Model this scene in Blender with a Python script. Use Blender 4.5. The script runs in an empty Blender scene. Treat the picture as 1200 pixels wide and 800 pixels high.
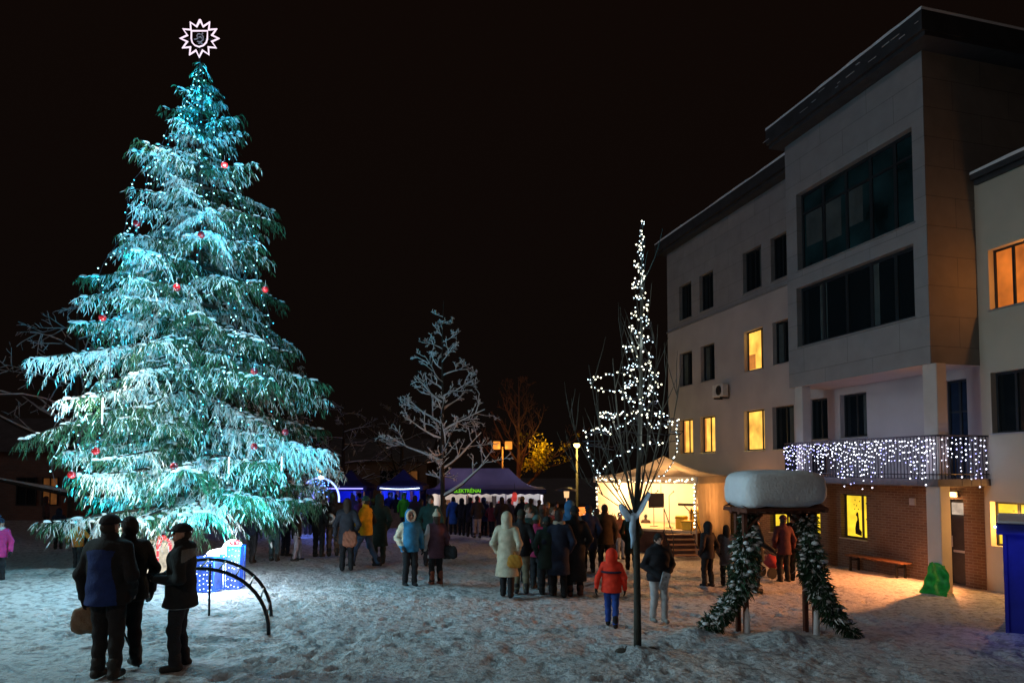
import bpy, math, random
import numpy as np
from mathutils import Vector, Matrix

rnd = random.Random(7)
S = bpy.context.scene
COL = S.collection
R = math.radians
PI = math.pi

# ------------------------------------------------------------------ view geometry
F, CX, CY, PITCH, EYE = 790.0, 600.0, 511.0, R(2.75), 2.9
def ray(px, py):
    x = (px - CX) / F; y = (CY - py) / F
    c, s = math.cos(PITCH), math.sin(PITCH)
    d = (x, c - y * s, s + y * c)
    return d[0] / d[1], d[2] / d[1]          # dX/dY, dZ/dY
def at(px, py, Y):
    a, b = ray(px, py)
    return Vector((a * Y, Y, EYE + b * Y))
def gz(x, y):                                  # gentle fall of the square away from the camera and to the right
    yy = np.clip(np.asarray(y, float), -2, 30)
    return 0.40 - 0.022 * (yy - 8) - 0.40 * np.tanh((np.asarray(x, float) + 1.5) / 5.0)
def ground(px, py):
    a, b = ray(px, py)
    lo, hi = 2.0, 120.0
    for _ in range(60):
        m = .5 * (lo + hi)
        if EYE + b * m > float(gz(a * m, m)): lo = m
        else: hi = m
    return Vector((a * lo, lo, float(gz(a * lo, lo))))

# ------------------------------------------------------------------ value noise
def vnoise(x, y, seed=0):
    xi = np.floor(x).astype(np.int64); yi = np.floor(y).astype(np.int64)
    fx = x - xi; fy = y - yi
    fx = fx * fx * (3 - 2 * fx); fy = fy * fy * (3 - 2 * fy)
    def h(a, b):
        n = (a * 374761393 + b * 668265263 + seed * 1442695041) & 0xffffffff
        n = ((n ^ (n >> 13)) * 1274126177) & 0xffffffff
        return ((n ^ (n >> 16)) & 0xffff) / 65535.0
    return (h(xi, yi) * (1 - fx) + h(xi + 1, yi) * fx) * (1 - fy) + (h(xi, yi + 1) * (1 - fx) + h(xi + 1, yi + 1) * fx) * fy
def fbm(x, y, seed=0, o=4):
    s = 0; a = .5; t = 0
    for i in range(o):
        s = s + a * vnoise(x * 2 ** i, y * 2 ** i, seed + i); t += a; a *= .55
    return s / t

# ------------------------------------------------------------------ materials
def nodes(m):
    m.use_nodes = True
    nt = m.node_tree
    return nt, nt.nodes['Principled BSDF']
MATS = {}
def mat(name, col, rough=.7, var=.18, scale=6.0, bump=0.0, bscale=40.0, metal=0.0, spec=.35, sheen=0.0):
    if name in MATS: return MATS[name]
    m = bpy.data.materials.new(name); nt, b = nodes(m)
    tc = nt.nodes.new('ShaderNodeTexCoord')
    n = nt.nodes.new('ShaderNodeTexNoise'); n.inputs['Scale'].default_value = scale; n.inputs['Detail'].default_value = 5
    nt.links.new(tc.outputs['Object'], n.inputs['Vector'])
    r = nt.nodes.new('ShaderNodeValToRGB')
    r.color_ramp.elements[0].position = .3; r.color_ramp.elements[1].position = .7
    r.color_ramp.elements[0].color = tuple(c * (1 - var) for c in col) + (1,)
    r.color_ramp.elements[1].color = tuple(min(1, c * (1 + var)) for c in col) + (1,)
    nt.links.new(n.outputs['Fac'], r.inputs['Fac']); nt.links.new(r.outputs['Color'], b.inputs['Base Color'])
    b.inputs['Roughness'].default_value = rough; b.inputs['Metallic'].default_value = metal
    b.inputs['Specular IOR Level'].default_value = spec
    if sheen: b.inputs['Sheen Weight'].default_value = sheen
    if bump:
        n2 = nt.nodes.new('ShaderNodeTexNoise'); n2.inputs['Scale'].default_value = bscale; n2.inputs['Detail'].default_value = 4
        nt.links.new(tc.outputs['Object'], n2.inputs['Vector'])
        bp = nt.nodes.new('ShaderNodeBump'); bp.inputs['Strength'].default_value = bump; bp.inputs['Distance'].default_value = .03
        nt.links.new(n2.outputs['Fac'], bp.inputs['Height']); nt.links.new(bp.outputs['Normal'], b.inputs['Normal'])
    MATS[name] = m
    return m
def glow(name, col, strength, sample=False, noise=0.0, nscale=3.0, base=None):
    if name in MATS: return MATS[name]
    m = bpy.data.materials.new(name); nt, b = nodes(m)
    b.inputs['Base Color'].default_value = tuple(base or (.02, .02, .02)) + (1,)
    b.inputs['Emission Color'].default_value = tuple(col) + (1,)
    b.inputs['Emission Strength'].default_value = strength
    if noise:
        tc = nt.nodes.new('ShaderNodeTexCoord'); n = nt.nodes.new('ShaderNodeTexNoise')
        n.inputs['Scale'].default_value = nscale; n.inputs['Detail'].default_value = 3
        nt.links.new(tc.outputs['Object'], n.inputs['Vector'])
        mr = nt.nodes.new('ShaderNodeMapRange'); mr.inputs['From Min'].default_value = .3; mr.inputs['From Max'].default_value = .7
        mr.inputs['To Min'].default_value = strength * (1 - noise); mr.inputs['To Max'].default_value = strength * (1 + noise)
        nt.links.new(n.outputs['Fac'], mr.inputs['Value']); nt.links.new(mr.outputs['Result'], b.inputs['Emission Strength'])
    m.cycles.emission_sampling = 'AUTO' if sample else 'NONE'
    MATS[name] = m
    return m

# ------------------------------------------------------------------ mesh helpers
def from_arrays(name, V, Q, mats, mi=None, parent=None, smooth=True, attr=None):
    """V (n,3), Q list/array of faces: (m,4) or (m,3) arrays or python lists"""
    me = bpy.data.meshes.new(name)
    V = np.asarray(V, np.float32)
    if isinstance(Q, np.ndarray):
        k = Q.shape[1]; m = len(Q)
        me.vertices.add(len(V)); me.vertices.foreach_set('co', V.ravel())
        me.loops.add(m * k); me.loops.foreach_set('vertex_index', np.ascontiguousarray(Q, np.int32).ravel())
        me.polygons.add(m); me.polygons.foreach_set('loop_start', np.arange(0, m * k, k, dtype=np.int32))
    else:
        me.from_pydata([tuple(v) for v in V], [], Q)
    me.update(calc_edges=True)
    for mm in (mats if isinstance(mats, (list, tuple)) else [mats]): me.materials.append(mm)
    if mi is not None: me.polygons.foreach_set('material_index', np.asarray(mi, np.int32))
    me.polygons.foreach_set('use_smooth', np.full(len(me.polygons), bool(smooth)))
    if attr:
        for an, av in attr.items():
            a = me.attributes.new(an, 'FLOAT', 'POINT'); a.data.foreach_set('value', np.asarray(av, np.float32))
    me.validate()
    o = bpy.data.objects.new(name, me); COL.objects.link(o)
    if parent is not None: o.parent = parent
    return o
def tag(o, label=None, cat=None, group=None, kind=None):
    if label: o['label'] = label
    if cat: o['category'] = cat
    if group: o['group'] = group
    if kind: o['kind'] = kind
    return o
def empty(name, loc, rz=0.0, label=None, cat=None, group=None):
    o = bpy.data.objects.new(name, None); COL.objects.link(o)
    o.empty_display_size = .2
    o.location = loc; o.rotation_euler = (0, 0, rz)
    return tag(o, label, cat, group)
def inst(o, parent, loc=None, rot=None):
    c = o.copy(); COL.objects.link(c); c.parent = parent
    if loc is not None: c.location = loc
    if rot is not None: c.rotation_euler = rot
    return c

class MB:
    def __init__(s): s.v = []; s.f = []; s.m = []
    def quad(s, a, b, c, d, m=0):
        n = len(s.v); s.v += [tuple(a), tuple(b), tuple(c), tuple(d)]; s.f.append((n, n + 1, n + 2, n + 3)); s.m.append(m)
    def poly(s, pts, m=0):
        n = len(s.v); s.v += [tuple(p) for p in pts]; s.f.append(tuple(range(n, n + len(pts)))); s.m.append(m)
    def box(s, x0, x1, y0, y1, z0, z1, m=0, bev=0.0):
        if bev:
            return s.bbox(x0, x1, y0, y1, z0, z1, m, bev)
        n = len(s.v)
        s.v += [(x0, y0, z0), (x1, y0, z0), (x1, y1, z0), (x0, y1, z0), (x0, y0, z1), (x1, y0, z1), (x1, y1, z1), (x0, y1, z1)]
        for f in ((3, 2, 1, 0), (4, 5, 6, 7), (0, 1, 5, 4), (1, 2, 6, 5), (2, 3, 7, 6), (3, 0, 4, 7)):
            s.f.append(tuple(n + i for i in f)); s.m.append(m)
    def bbox(s, x0, x1, y0, y1, z0, z1, m, b):
        # box with chamfered vertical and horizontal edges: stacked octagonal rings
        def ring(i, z):
            a0, a1, c0, c1 = x0 + i, x1 - i, y0 + i, y1 - i
            bb = b
            return [(a0 + bb, c0, z), (a1 - bb, c0, z), (a1, c0 + bb, z), (a1, c1 - bb, z), (a1 - bb, c1, z), (a0 + bb, c1, z), (a0, c1 - bb, z), (a0, c0 + bb, z)]
        rings = [ring(b, z0), ring(0, z0 + b), ring(0, z1 - b), ring(b, z1)]
        n = len(s.v)
        for r_ in rings: s.v += r_
        s.f.append(tuple(n + i for i in reversed(range(8)))); s.m.append(m)
        for k in range(3):
            for i in range(8):
                j = (i + 1) % 8
                s.f.append((n + k * 8 + i, n + k * 8 + j, n + k * 8 + 8 + j, n + k * 8 + 8 + i)); s.m.append(m)
        s.f.append(tuple(n + 24 + i for i in range(8))); s.m.append(m)
    def tube(s, pts, rad, n=8, m=0, cap=True):
        pts = [Vector(p) for p in pts]
        if not hasattr(rad, '__len__'): rad = [rad] * len(pts)
        base = len(s.v); up = None
        for i, p in enumerate(pts):
            t = (pts[min(i + 1, len(pts) - 1)] - pts[max(i - 1, 0)])
            t = t.normalized() if t.length > 1e-9 else Vector((0, 0, 1))
            if up is None:
                up = Vector((0, 0, 1)) if abs(t.z) < .9 else Vector((1, 0, 0))
            a = t.cross(up); a = a.normalized() if a.length > 1e-6 else t.orthogonal().normalized()
            b = t.cross(a).normalized(); up = -b if (-b).dot(up) > 0 else b
            for k in range(n):
                an = 2 * PI * k / n
                q = p + (a * math.cos(an) + b * math.sin(an)) * rad[i]
                s.v.append(tuple(q))
        for i in range(len(pts) - 1):
            for k in range(n):
                j = (k + 1) % n
                s.f.append((base + i * n + k, base + i * n + j, base + (i + 1) * n + j, base + (i + 1) * n + k)); s.m.append(m)
        if cap:
            s.f.append(tuple(base + k for k in reversed(range(n)))); s.m.append(m)
            e = base + (len(pts) - 1) * n
            s.f.append(tuple(e + k for k in range(n))); s.m.append(m)
    def ball(s, c, r, m=0, seg=10, rings=6, sz=1.0):
        base = len(s.v); c = Vector(c)
        s.v.append(tuple(c + Vector((0, 0, -r * sz))))
        for i in range(1, rings):
            ph = -PI / 2 + PI * i / rings
            for k in range(seg):
                a = 2 * PI * k / seg
                s.v.append((c.x + r * math.cos(ph) * math.cos(a), c.y + r * math.cos(ph) * math.sin(a), c.z + r * sz * math.sin(ph)))
        s.v.append(tuple(c + Vector((0, 0, r * sz))))
        top = len(s.v) - 1
        for k in range(seg):
            j = (k + 1) % seg
            s.f.append((base, base + 1 + j, base + 1 + k)); s.m.append(m)
            for i in range(rings - 2):
                a = base + 1 + i * seg
                s.f.append((a + k, a + j, a + seg + j, a + seg + k)); s.m.append(m)
            a = base + 1 + (rings - 2) * seg
            s.f.append((a + k, a + j, top)); s.m.append(m)
    def lathe(s, prof, n=16, m=0, c=(0, 0, 0)):
        base = len(s.v)
        for r, z in prof:
            for k in range(n):
                a = 2 * PI * k / n; s.v.append((c[0] + r * math.cos(a), c[1] + r * math.sin(a), c[2] + z))
        for i in range(len(prof) - 1):
            for k in range(n):
                j = (k + 1) % n
                s.f.append((base + i * n + k, base + i * n + j, base + (i + 1) * n + j, base + (i + 1) * n + k)); s.m.append(m)
    def build(s, name, mats, parent=None, smooth=False):
        return from_arrays(name, np.array(s.v), s.f, mats, s.m, parent, smooth)

def light(name, kind, loc, power, col, radius=.1, target=None, angle=None, blend=.5, parent=None, size=None):
    l = bpy.data.lights.new(name, kind); l.energy = power; l.color = col
    if kind in ('POINT', 'SPOT'): l.shadow_soft_size = radius
    if kind == 'SPOT': l.spot_size = R(angle); l.spot_blend = blend
    if kind == 'AREA' and size: l.shape = 'RECTANGLE'; l.size, l.size_y = size
    o = bpy.data.objects.new(name, l); COL.objects.link(o); o.location = loc
    if target is not None:
        o.rotation_euler = (Vector(target) - Vector(loc)).to_track_quat('-Z', 'Y').to_euler()
    return o

# ------------------------------------------------------------------ camera, world, sun
cd = bpy.data.cameras.new('camera'); cam = bpy.data.objects.new('camera', cd); COL.objects.link(cam)
cam.location = (0, 0, EYE); cam.rotation_euler = (R(90) + PITCH, 0, 0)
cd.sensor_width = 36; cd.lens = F / 1200 * 36; cd.shift_y = (CY - 400) / 1200
cd.clip_start = .1; cd.clip_end = 2000
S.camera = cam
S.view_settings.view_transform = 'Standard'; S.view_settings.look = 'None'
S.view_settings.exposure = 0; S.view_settings.gamma = 1
S.render.engine = 'CYCLES'
S.cycles.use_denoising = True
S.cycles.max_bounces = 6; S.cycles.diffuse_bounces = 3; S.cycles.glossy_bounces = 3; S.cycles.transparent_max_bounces = 6
S.cycles.sample_clamp_indirect = 4.0; S.cycles.caustics_reflective = False; S.cycles.caustics_refractive = False
S.cycles.use_light_tree = True

w = bpy.data.worlds.new('World'); S.world = w; w.use_nodes = True
nt = w.node_tree; bg = nt.nodes['Background']
# night: a faint warm town glow low in the sky
tc = nt.nodes.new('ShaderNodeTexCoord'); sx = nt.nodes.new('ShaderNodeSeparateXYZ'); rp = nt.nodes.new('ShaderNodeValToRGB')
nt.links.new(tc.outputs['Generated'], sx.inputs['Vector']); nt.links.new(sx.outputs['Z'], rp.inputs['Fac'])
rp.color_ramp.elements[0].position = 0; rp.color_ramp.elements[0].color = (.0036, .0024, .0020, 1)
rp.color_ramp.elements[1].position = .6; rp.color_ramp.elements[1].color = (.0044, .0022, .0015, 1)
nt.links.new(rp.outputs['Color'], bg.inputs['Color']); bg.inputs['Strength'].default_value = 1.0
# ------------------------------------------------------------------ ground
def ground_material():
    m = bpy.data.materials.new('trodden_snow'); nt, b = nodes(m)
    tc = nt.nodes.new('ShaderNodeTexCoord')
    def noise(sc, det=5, dist=0.0):
        n = nt.nodes.new('ShaderNodeTexNoise'); n.inputs['Scale'].default_value = sc; n.inputs['Detail'].default_value = det
        n.inputs['Distortion'].default_value = dist
        nt.links.new(tc.outputs['Object'], n.inputs['Vector']); return n
    def ramp(src, p0, c0, p1, c1):
        r = nt.nodes.new('ShaderNodeValToRGB'); e = r.color_ramp.elements
        e[0].position, e[0].color = p0, c0 + (1,); e[1].position, e[1].color = p1, c1 + (1,)
        nt.links.new(src, r.inputs['Fac']); return r
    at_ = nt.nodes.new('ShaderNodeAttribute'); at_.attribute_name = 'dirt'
    big, mid, fine = noise(.35, 4), noise(8.5, 7, .5), noise(30, 5)
    # packed snow, its colour broken by clods and grit
    snow = ramp(mid.outputs['Fac'], .39, (.34, .345, .36), .58, (.86, .88, .91))
    dirt = ramp(fine.outputs['Fac'], .38, (.035, .030, .027), .72, (.22, .185, .16))
    ad = nt.nodes.new('ShaderNodeMath'); ad.operation = 'MULTIPLY_ADD'
    mr = nt.nodes.new('ShaderNodeMapRange'); mr.inputs['From Min'].default_value = .35; mr.inputs['From Max'].default_value = .68
    mr.inputs['To Min'].default_value = -.28; mr.inputs['To Max'].default_value = .30
    nt.links.new(mid.outputs['Fac'], mr.inputs['Value'])
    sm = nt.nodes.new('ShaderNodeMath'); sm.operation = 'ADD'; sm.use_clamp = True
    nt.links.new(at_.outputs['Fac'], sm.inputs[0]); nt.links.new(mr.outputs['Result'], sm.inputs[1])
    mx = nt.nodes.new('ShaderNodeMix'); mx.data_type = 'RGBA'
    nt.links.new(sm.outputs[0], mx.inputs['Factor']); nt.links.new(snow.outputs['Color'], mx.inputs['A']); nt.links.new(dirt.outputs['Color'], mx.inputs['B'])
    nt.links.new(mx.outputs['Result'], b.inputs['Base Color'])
    b.inputs['Roughness'].default_value = .62; b.inputs['Specular IOR Level'].default_value = .3
    n3 = noise(17, 6, .3)
    b1 = nt.nodes.new('ShaderNodeBump'); b1.inputs['Strength'].default_value = 1.0; b1.inputs['Distance'].default_value = .075
    nt.links.new(n3.outputs['Fac'], b1.inputs['Height'])
    b2 = nt.nodes.new('ShaderNodeBump'); b2.inputs['Strength'].default_value = .8; b2.inputs['Distance'].default_value = .02
    n4 = noise(75, 3); nt.links.new(n4.outputs['Fac'], b2.inputs['Height']); nt.links.new(b1.outputs['Normal'], b2.inputs['Normal'])
    nt.links.new(b2.outputs['Normal'], b.inputs['Normal'])
    return m
BO = Vector((10.63, 17.0, -.22))               # front right foot of the office block
BU = Vector((-.2555, .9668, 0)); BV = Vector((.9668, .2555, 0))
def vdist(x, y): return (x - BO.x) * BV.x + (y - BO.y) * BV.y      # metres in front of (<0) or behind the facade
def sm_step(a, b, x):
    t = np.clip((x - a) / (b - a), 0, 1); return t * t * (3 - 2 * t)
def bump_h(x, y):
    r = (fbm(x * 2.6, y * 2.6, 3, 4) - .5) * .085 + (fbm(x * .6, y * .6, 11, 2) - .5) * .10
    # footprints: rounded pits
    p = vnoise(x * 4.3 + 9, y * 3.2, 21); r = r - .040 * sm_step(.50, .90, p)
    walk = sm_step(-1.9, -1.2, vdist(x, y) + .35 * (vnoise(x * .5, y * .5, 5) - .5))   # swept strip by the building
    return r * (1 - .75 * walk)
def build_ground():
    xs = np.concatenate([[-220, -120, -70, -45, -30, -22], np.arange(-17, -9.5, .09), np.arange(-9.5, 9, .048), np.arange(9, 17, .09), [18, 20, 24, 32, 50, 90, 150, 220]])
    ys = [4.5]
    while ys[-1] < 40: ys.append(ys[-1] + max(.045, .0058 * ys[-1]))
    ys = np.concatenate([[-60, -30, -12, -4, 0, 2.5, 3.8], ys, [42, 46, 55, 70, 100, 150, 240]])
    X, Y = np.meshgrid(xs, ys)
    fade = sm_step(-18, -14, X) * sm_step(18, 15, X) * sm_step(3.5, 5.5, Y) * sm_step(42, 30, Y)
    Z = gz(X, Y) + bump_h(X, Y) * fade
    # heaped snow round the spruce and a low cut edge where a path has been shovelled at the far left
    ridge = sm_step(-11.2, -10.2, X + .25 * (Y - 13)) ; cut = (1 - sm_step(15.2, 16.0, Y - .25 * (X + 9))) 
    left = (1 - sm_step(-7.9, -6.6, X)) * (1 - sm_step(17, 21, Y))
    Z = Z + left * .16 * (cut - .6)
    # heap at the feet of the arbour and of the light tree
    for hx, hy, hr, hh in ((3.1, 11.6, .32, .13), (4.55, 11.6, .36, .15), (1.92, 10.3, .4, .07)):
        Z = Z + hh * np.exp(-((X - hx) ** 2 + (Y - hy) ** 2) / hr ** 2)
    # single boot prints along walked lines
    rt = random.Random(21)
    for _ in range(46):
        x0, y0 = rt.uniform(-8, 8), rt.uniform(6.2, 15); hd = rt.uniform(0, 2 * PI); st_ = rt.uniform(.55, .75); n_ = rt.randint(6, 18)
        for q in range(n_):
            hd += rt.uniform(-.10, .10); x0 += st_ * math.cos(hd); y0 += st_ * .9 * math.sin(hd); sd_ = .10 if q % 2 else -.10
            fx, fy = x0 - sd_ * math.sin(hd), y0 + sd_ * math.cos(hd)
            if not (-9.3 < fx < 8.8 and 5.6 < fy < 17): continue
            i0, i1 = np.searchsorted(xs, (fx - .3, fx + .3)); j0, j1 = np.searchsorted(ys, (fy - .3, fy + .3))
            a_ = (X[j0:j1, i0:i1] - fx) * math.cos(hd) + (Y[j0:j1, i0:i1] - fy) * math.sin(hd); b_ = -(X[j0:j1, i0:i1] - fx) * math.sin(hd) + (Y[j0:j1, i0:i1] - fy) * math.cos(hd)
            e_ = np.sqrt((a_ / .15) ** 2 + (b_ / .065) ** 2)
            Z[j0:j1, i0:i1] += -.05 * (1 - sm_step(.65, 1.15, e_)) + .016 * np.exp(-((e_ - 1.35) / .25) ** 2)
    v = vdist(X, Y)
    d = np.zeros_like(X) + .05
    walk = sm_step(-1.9, -1.2, v + .35 * (vnoise(X * .5, Y * .5, 5) - .5))
    d = d + .10 * walk
    d = d + .30 * sm_step(17, 24, Y - .9 * X * .3) * sm_step(-6, -2, X)            # worn ground before the stalls
    d = d + .06 * sm_step(2.5, 6, X) * sm_step(14.5, 17, Y) * (1 - walk)
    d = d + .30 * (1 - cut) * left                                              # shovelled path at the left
    d = d + .20 * (1 - sm_step(7.0, 10.2, Y + .5 * fbm(X, Y, 2)))                # grit in the foreground
    d = d + .14 * sm_step(4.5, 7.5, X) * (1 - walk)
    d = d + .34 * (fbm(X * .40, Y * .55, 31, 3) - .5)
    d = np.clip(d, 0, .92)
    ny, nx = X.shape
    idx = np.arange(ny * nx).reshape(ny, nx)
    Q = np.stack([idx[:-1, :-1], idx[:-1, 1:], idx[1:, 1:], idx[1:, :-1]], -1).reshape(-1, 4)
    V = np.stack([X, Y, Z], -1).reshape(-1, 3)
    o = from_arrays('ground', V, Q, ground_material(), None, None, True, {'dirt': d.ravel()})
    tag(o, 'trodden snow covering the town square, worn to slush near the stalls', 'ground', None, 'structure')
    return o
build_ground()

# ------------------------------------------------------------------ office block
M_PLASTER = mat('pale_plaster', (.40, .37, .365), .85, .12, .7, .25, 60)
M_SOFFIT = mat('soffit_plaster', (.50, .45, .44), .85, .05, 1.5)
M_FRAME = mat('dark_window_frame', (.018, .022, .026), .4, .1)
M_SILL = mat('metal_sill', (.40, .41, .43), .4, .08, 5, 0, 40, .6)
M_SNOW = mat('settled_snow', (.82, .84, .88), .6, .05, 4, .5, 14)
M_FASCIA = mat('dark_fascia', (.035, .037, .042), .5, .25, 3)
M_CONC = mat('painted_column', (.52, .48, .45), .8, .05, 3)
M_BLACKM = mat('black_metal', (.012, .012, .014), .4, .2, 8)
def brick_like(name, c1, c2, cm, wd, ht, mortar, rough=.8, bumps=.4):
    m = bpy.data.materials.new(name); nt, b = nodes(m)
    tc = nt.nodes.new('ShaderNodeTexCoord'); mp = nt.nodes.new('ShaderNodeMapping')
    mp.inputs['Rotation'].default_value = (R(-90), 0, 0)     # facade: local x along, z up
    nt.links.new(tc.outputs['Object'], mp.inputs['Vector'])
    br = nt.nodes.new('ShaderNodeTexBrick')
    br.inputs['Color1'].default_value = c1 + (1,); br.inputs['Color2'].default_value = c2 + (1,); br.inputs['Mortar'].default_value = cm + (1,)
    br.inputs['Scale'].default_value = 1; br.inputs['Mortar Size'].default_value = mortar
    br.inputs['Brick Width'].default_value = wd; br.inputs['Row Height'].default_value = ht; br.inputs['Bias'].default_value = -.1
    nt.links.new(mp.outputs['Vector'], br.inputs['Vector'])
    n = nt.nodes.new('ShaderNodeTexNoise'); n.inputs['Scale'].default_value = 2.2; n.inputs['Detail'].default_value = 6
    nt.links.new(tc.outputs['Object'], n.inputs['Vector'])
    mr = nt.nodes.new('ShaderNodeMapRange'); mr.inputs['To Min'].default_value = .72; mr.inputs['To Max'].default_value = 1.18
    nt.links.new(n.outputs['Fac'], mr.inputs['Value'])
    mx = nt.nodes.new('ShaderNodeMix'); mx.data_type = 'RGBA'; mx.blend_type = 'MULTIPLY'; mx.inputs['Factor'].default_value = 1
    nt.links.new(br.outputs['Color'], mx.inputs['A']); nt.links.new(mr.outputs['Result'], mx.inputs['B'])
    nt.links.new(mx.outputs['Result'], b.inputs['Base Color']); b.inputs['Roughness'].default_value = rough
    bp = nt.nodes.new('ShaderNodeBump'); bp.inputs['Strength'].default_value = bumps; bp.inputs['Distance'].default_value = .01; bp.invert = True
    nt.links.new(br.outputs['Fac'], bp.inputs['Height']); nt.links.new(bp.outputs['Normal'], b.inputs['Normal'])
    return m
M_CLAD = brick_like('cladding_panels', (.27, .265, .27), (.24, .24, .25), (.12, .12, .12), 1.9, .78, .007, .6, .5)
M_BRICK = brick_like('facing_brick', (.085, .046, .034), (.125, .076, .055), (.14, .12, .105), .25, .077, .011, .85, .6)
M_DGLASS = bpy.data.materials.new('night_glass')
_nt, _b = nodes(M_DGLASS); _b.inputs['Base Color'].default_value = (.006, .011, .014, 1); _b.inputs['Roughness'].default_value = .08
_b.inputs['Specular IOR Level'].default_value = .6
M_CURTAIN = mat('dim_blind', (.05, .065, .065), .9, .3, 2.0)
M_LIT = glow('lit_room_window', (1.0, .50, .075), 1.35, True, .38, 1.6)
M_LITY = glow('lit_yellow_window', (1.0, .66, .03), 1.15, True, .25, 2.5)
M_LITO = glow('lit_orange_window', (1.0, .24, .025), .62, True, .55, 1.1)
M_LITC = glow('lit_curtain_edge', (1.0, .33, .06), .55, False, .3, 3)

BLD = empty('office_building', BO, math.atan2(BU.y, BU.x), 'pale four storey office building with overhanging clad upper block and dark flat roof', 'building')
zo = BO.z
def Z(z): return z - zo
def wall(name, y, s0, s1, z0, z1, holes, m, depth=.24, parent=BLD, m_rev=None):
    """front skin at local y with rectangular openings and their reveals"""
    mb = MB()
    ss = sorted({s0, s1, *[h[0] for h in holes], *[h[1] for h in holes]})
    zs = sorted({z0, z1, *[h[2] for h in holes], *[h[3] for h in holes]})
    ss = [s for s in ss if s0 <= s <= s1]; zs = [z for z in zs if z0 <= z <= z1]
    for i in range(len(ss) - 1):
        for j in range(len(zs) - 1):
            c, k = .5 * (ss[i] + ss[i + 1]), .5 * (zs[j] + zs[j + 1])
            if any(h[0] < c < h[1] and h[2] < k < h[3] for h in holes): continue
            mb.quad((ss[i + 1], y, zs[j]), (ss[i], y, zs[j]), (ss[i], y, zs[j + 1]), (ss[i + 1], y, zs[j + 1]))
    for (a, b, c, d) in holes:
        c2, d2 = max(c, z0), min(d, z1)
        if c2 >= d2: continue
        yb = y - depth
        mb.quad((a, y, c2), (a, yb, c2), (a, yb, d2), (a, y, d2), 1); mb.quad((b, yb, c2), (b, y, c2), (b, y, d2), (b, yb, d2), 1)
        if d <= z1: mb.quad((a, y, d), (a, yb, d), (b, yb, d), (b, y, d), 1)
        if c >= z0: mb.quad((b, y, c), (b, yb, c), (a, yb, c), (a, y, c), 1)
    return mb.build(name, [m, m_rev or m], parent)
def window(y, s0, s1, z0, z1, pane_mat, splits=(), trans=(), depth=.20, curtain=None, sill=True, fw=.055):
    """frame (part) > pane, sill; splits: fractions along s for mullions; trans: fractions up z"""
    yb = y - depth
    mb = MB()
    mb.box(s0 + .004, s0 + fw, yb - .05, yb + .03, z0 + .004, z1 - .004); mb.box(s1 - fw, s1 - .004, yb - .05, yb + .03, z0 + .004, z1 - .004)
    mb.box(s0 + fw, s1 - fw, yb - .05, yb + .03, z0 + .004, z0 + fw); mb.box(s0 + fw, s1 - fw, yb - .05, yb + .03, z1 - fw, z1 - .004)
    for f in splits:
        c = s0 + (s1 - s0) * f; mb.box(c - fw * .62, c + fw * .62, yb - .046, yb + .027, z0 + fw, z1 - fw)
    for f in trans:
        c = z0 + (z1 - z0) * f; mb.box(s0 + fw, s1 - fw, yb - .043, yb + .024, c - fw * .45, c + fw * .45)
    w_ = mb.build('window', M_FRAME, BLD)
    p = MB(); p.quad((s1 - .01, yb - .01, z0 + .01), (s0 + .01, yb - .01, z0 + .01), (s0 + .01, yb - .01, z1 - .01), (s1 - .01, yb - .01, z1 - .01))
    p.build('pane', pane_mat, w_)
    if sill:
        q = MB(); q.box(s0 - .04, s1 + .04, y - depth + .04, y + .05, z0 - .035, z0 - .004); q.build('sill', M_SILL, w_)
    if curtain:
        c_ = MB()
        for (f0, f1, g0, g1) in curtain:
            n = 6; a0 = s0 + (s1 - s0) * f0; a1 = s0 + (s1 - s0) * f1
            for i in range(n):
                e0, e1 = a0 + (a1 - a0) * i / n, a0 + (a1 - a0) * (i + 1) / n
                k0, k1 = (.004, .02) if i % 2 else (.02, .004)
                c_.quad((e1, yb - .006 + k1 * .3, z0 + (z1 - z0) * g0), (e0, yb - .006 + k0 * .3, z0 + (z1 - z0) * g0), (e0, yb - .006 + k0 * .3, z0 + (z1 - z0) * g1), (e1, yb - .006 + k1 * .3, z0 + (z1 - z0) * g1))
        c_.build('curtain', M_LITC if pane_mat in (M_LIT, M_LITO) else M_CURTAIN, w_)
    return w_
YW = -1.58
w3 = [(14.5, 15.66), (12.6, 13.78), (9.12, 10.36), (7.5, 8.52)]
w2 = [(14.5, 15.7), (12.58, 13.75), (9.1, 10.36), (7.5, 8.5)]
w1 = [(14.52, 15.72), (12.62, 13.85), (9.1, 10.45), (7.35, 8.6)]
Z3, Z2, Z1 = (Z(10.06), Z(11.75)), (Z(6.85), Z(8.47)), (Z(3.63), Z(5.24))
pw = [(5.62, 6.58, Z(3.92), Z(5.33)), (3.88, 5.04, Z(3.92), Z(5.33)), (.40, 1.12, Z(2.62), Z(5.30))]
gw = [(3.98, 5.1, Z(.66), Z(2.08)), (6.08, 6.95, Z(.6), Z(2.05)), (7.6, 8.84, Z(.5), Z(2.0))]
gd = (.60, 1.24, Z(-.21), Z(2.08))
ZB = Z(2.44)
h_up = [(a, b) + Z3 for a, b in w3]
wall('clad_wall', YW, 0, 16.86, Z(9.72), Z(13.92), h_up, M_CLAD)
wall('plaster_wall', YW, 0, 16.86, ZB, Z(9.70), [(a, b) + Z2 for a, b in w2] + [(a, b) + Z1 for a, b in w1] + pw, M_PLASTER)
wall('brick_wall', YW + .012, 0, 16.86, -.45, ZB, gw + [gd, ], M_BRICK)
mb = MB(); mb.box(0, 16.9, YW - .02, YW + .05, Z(9.695), Z(9.76)); mb.build('band_course', M_SILL, BLD)
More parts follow.
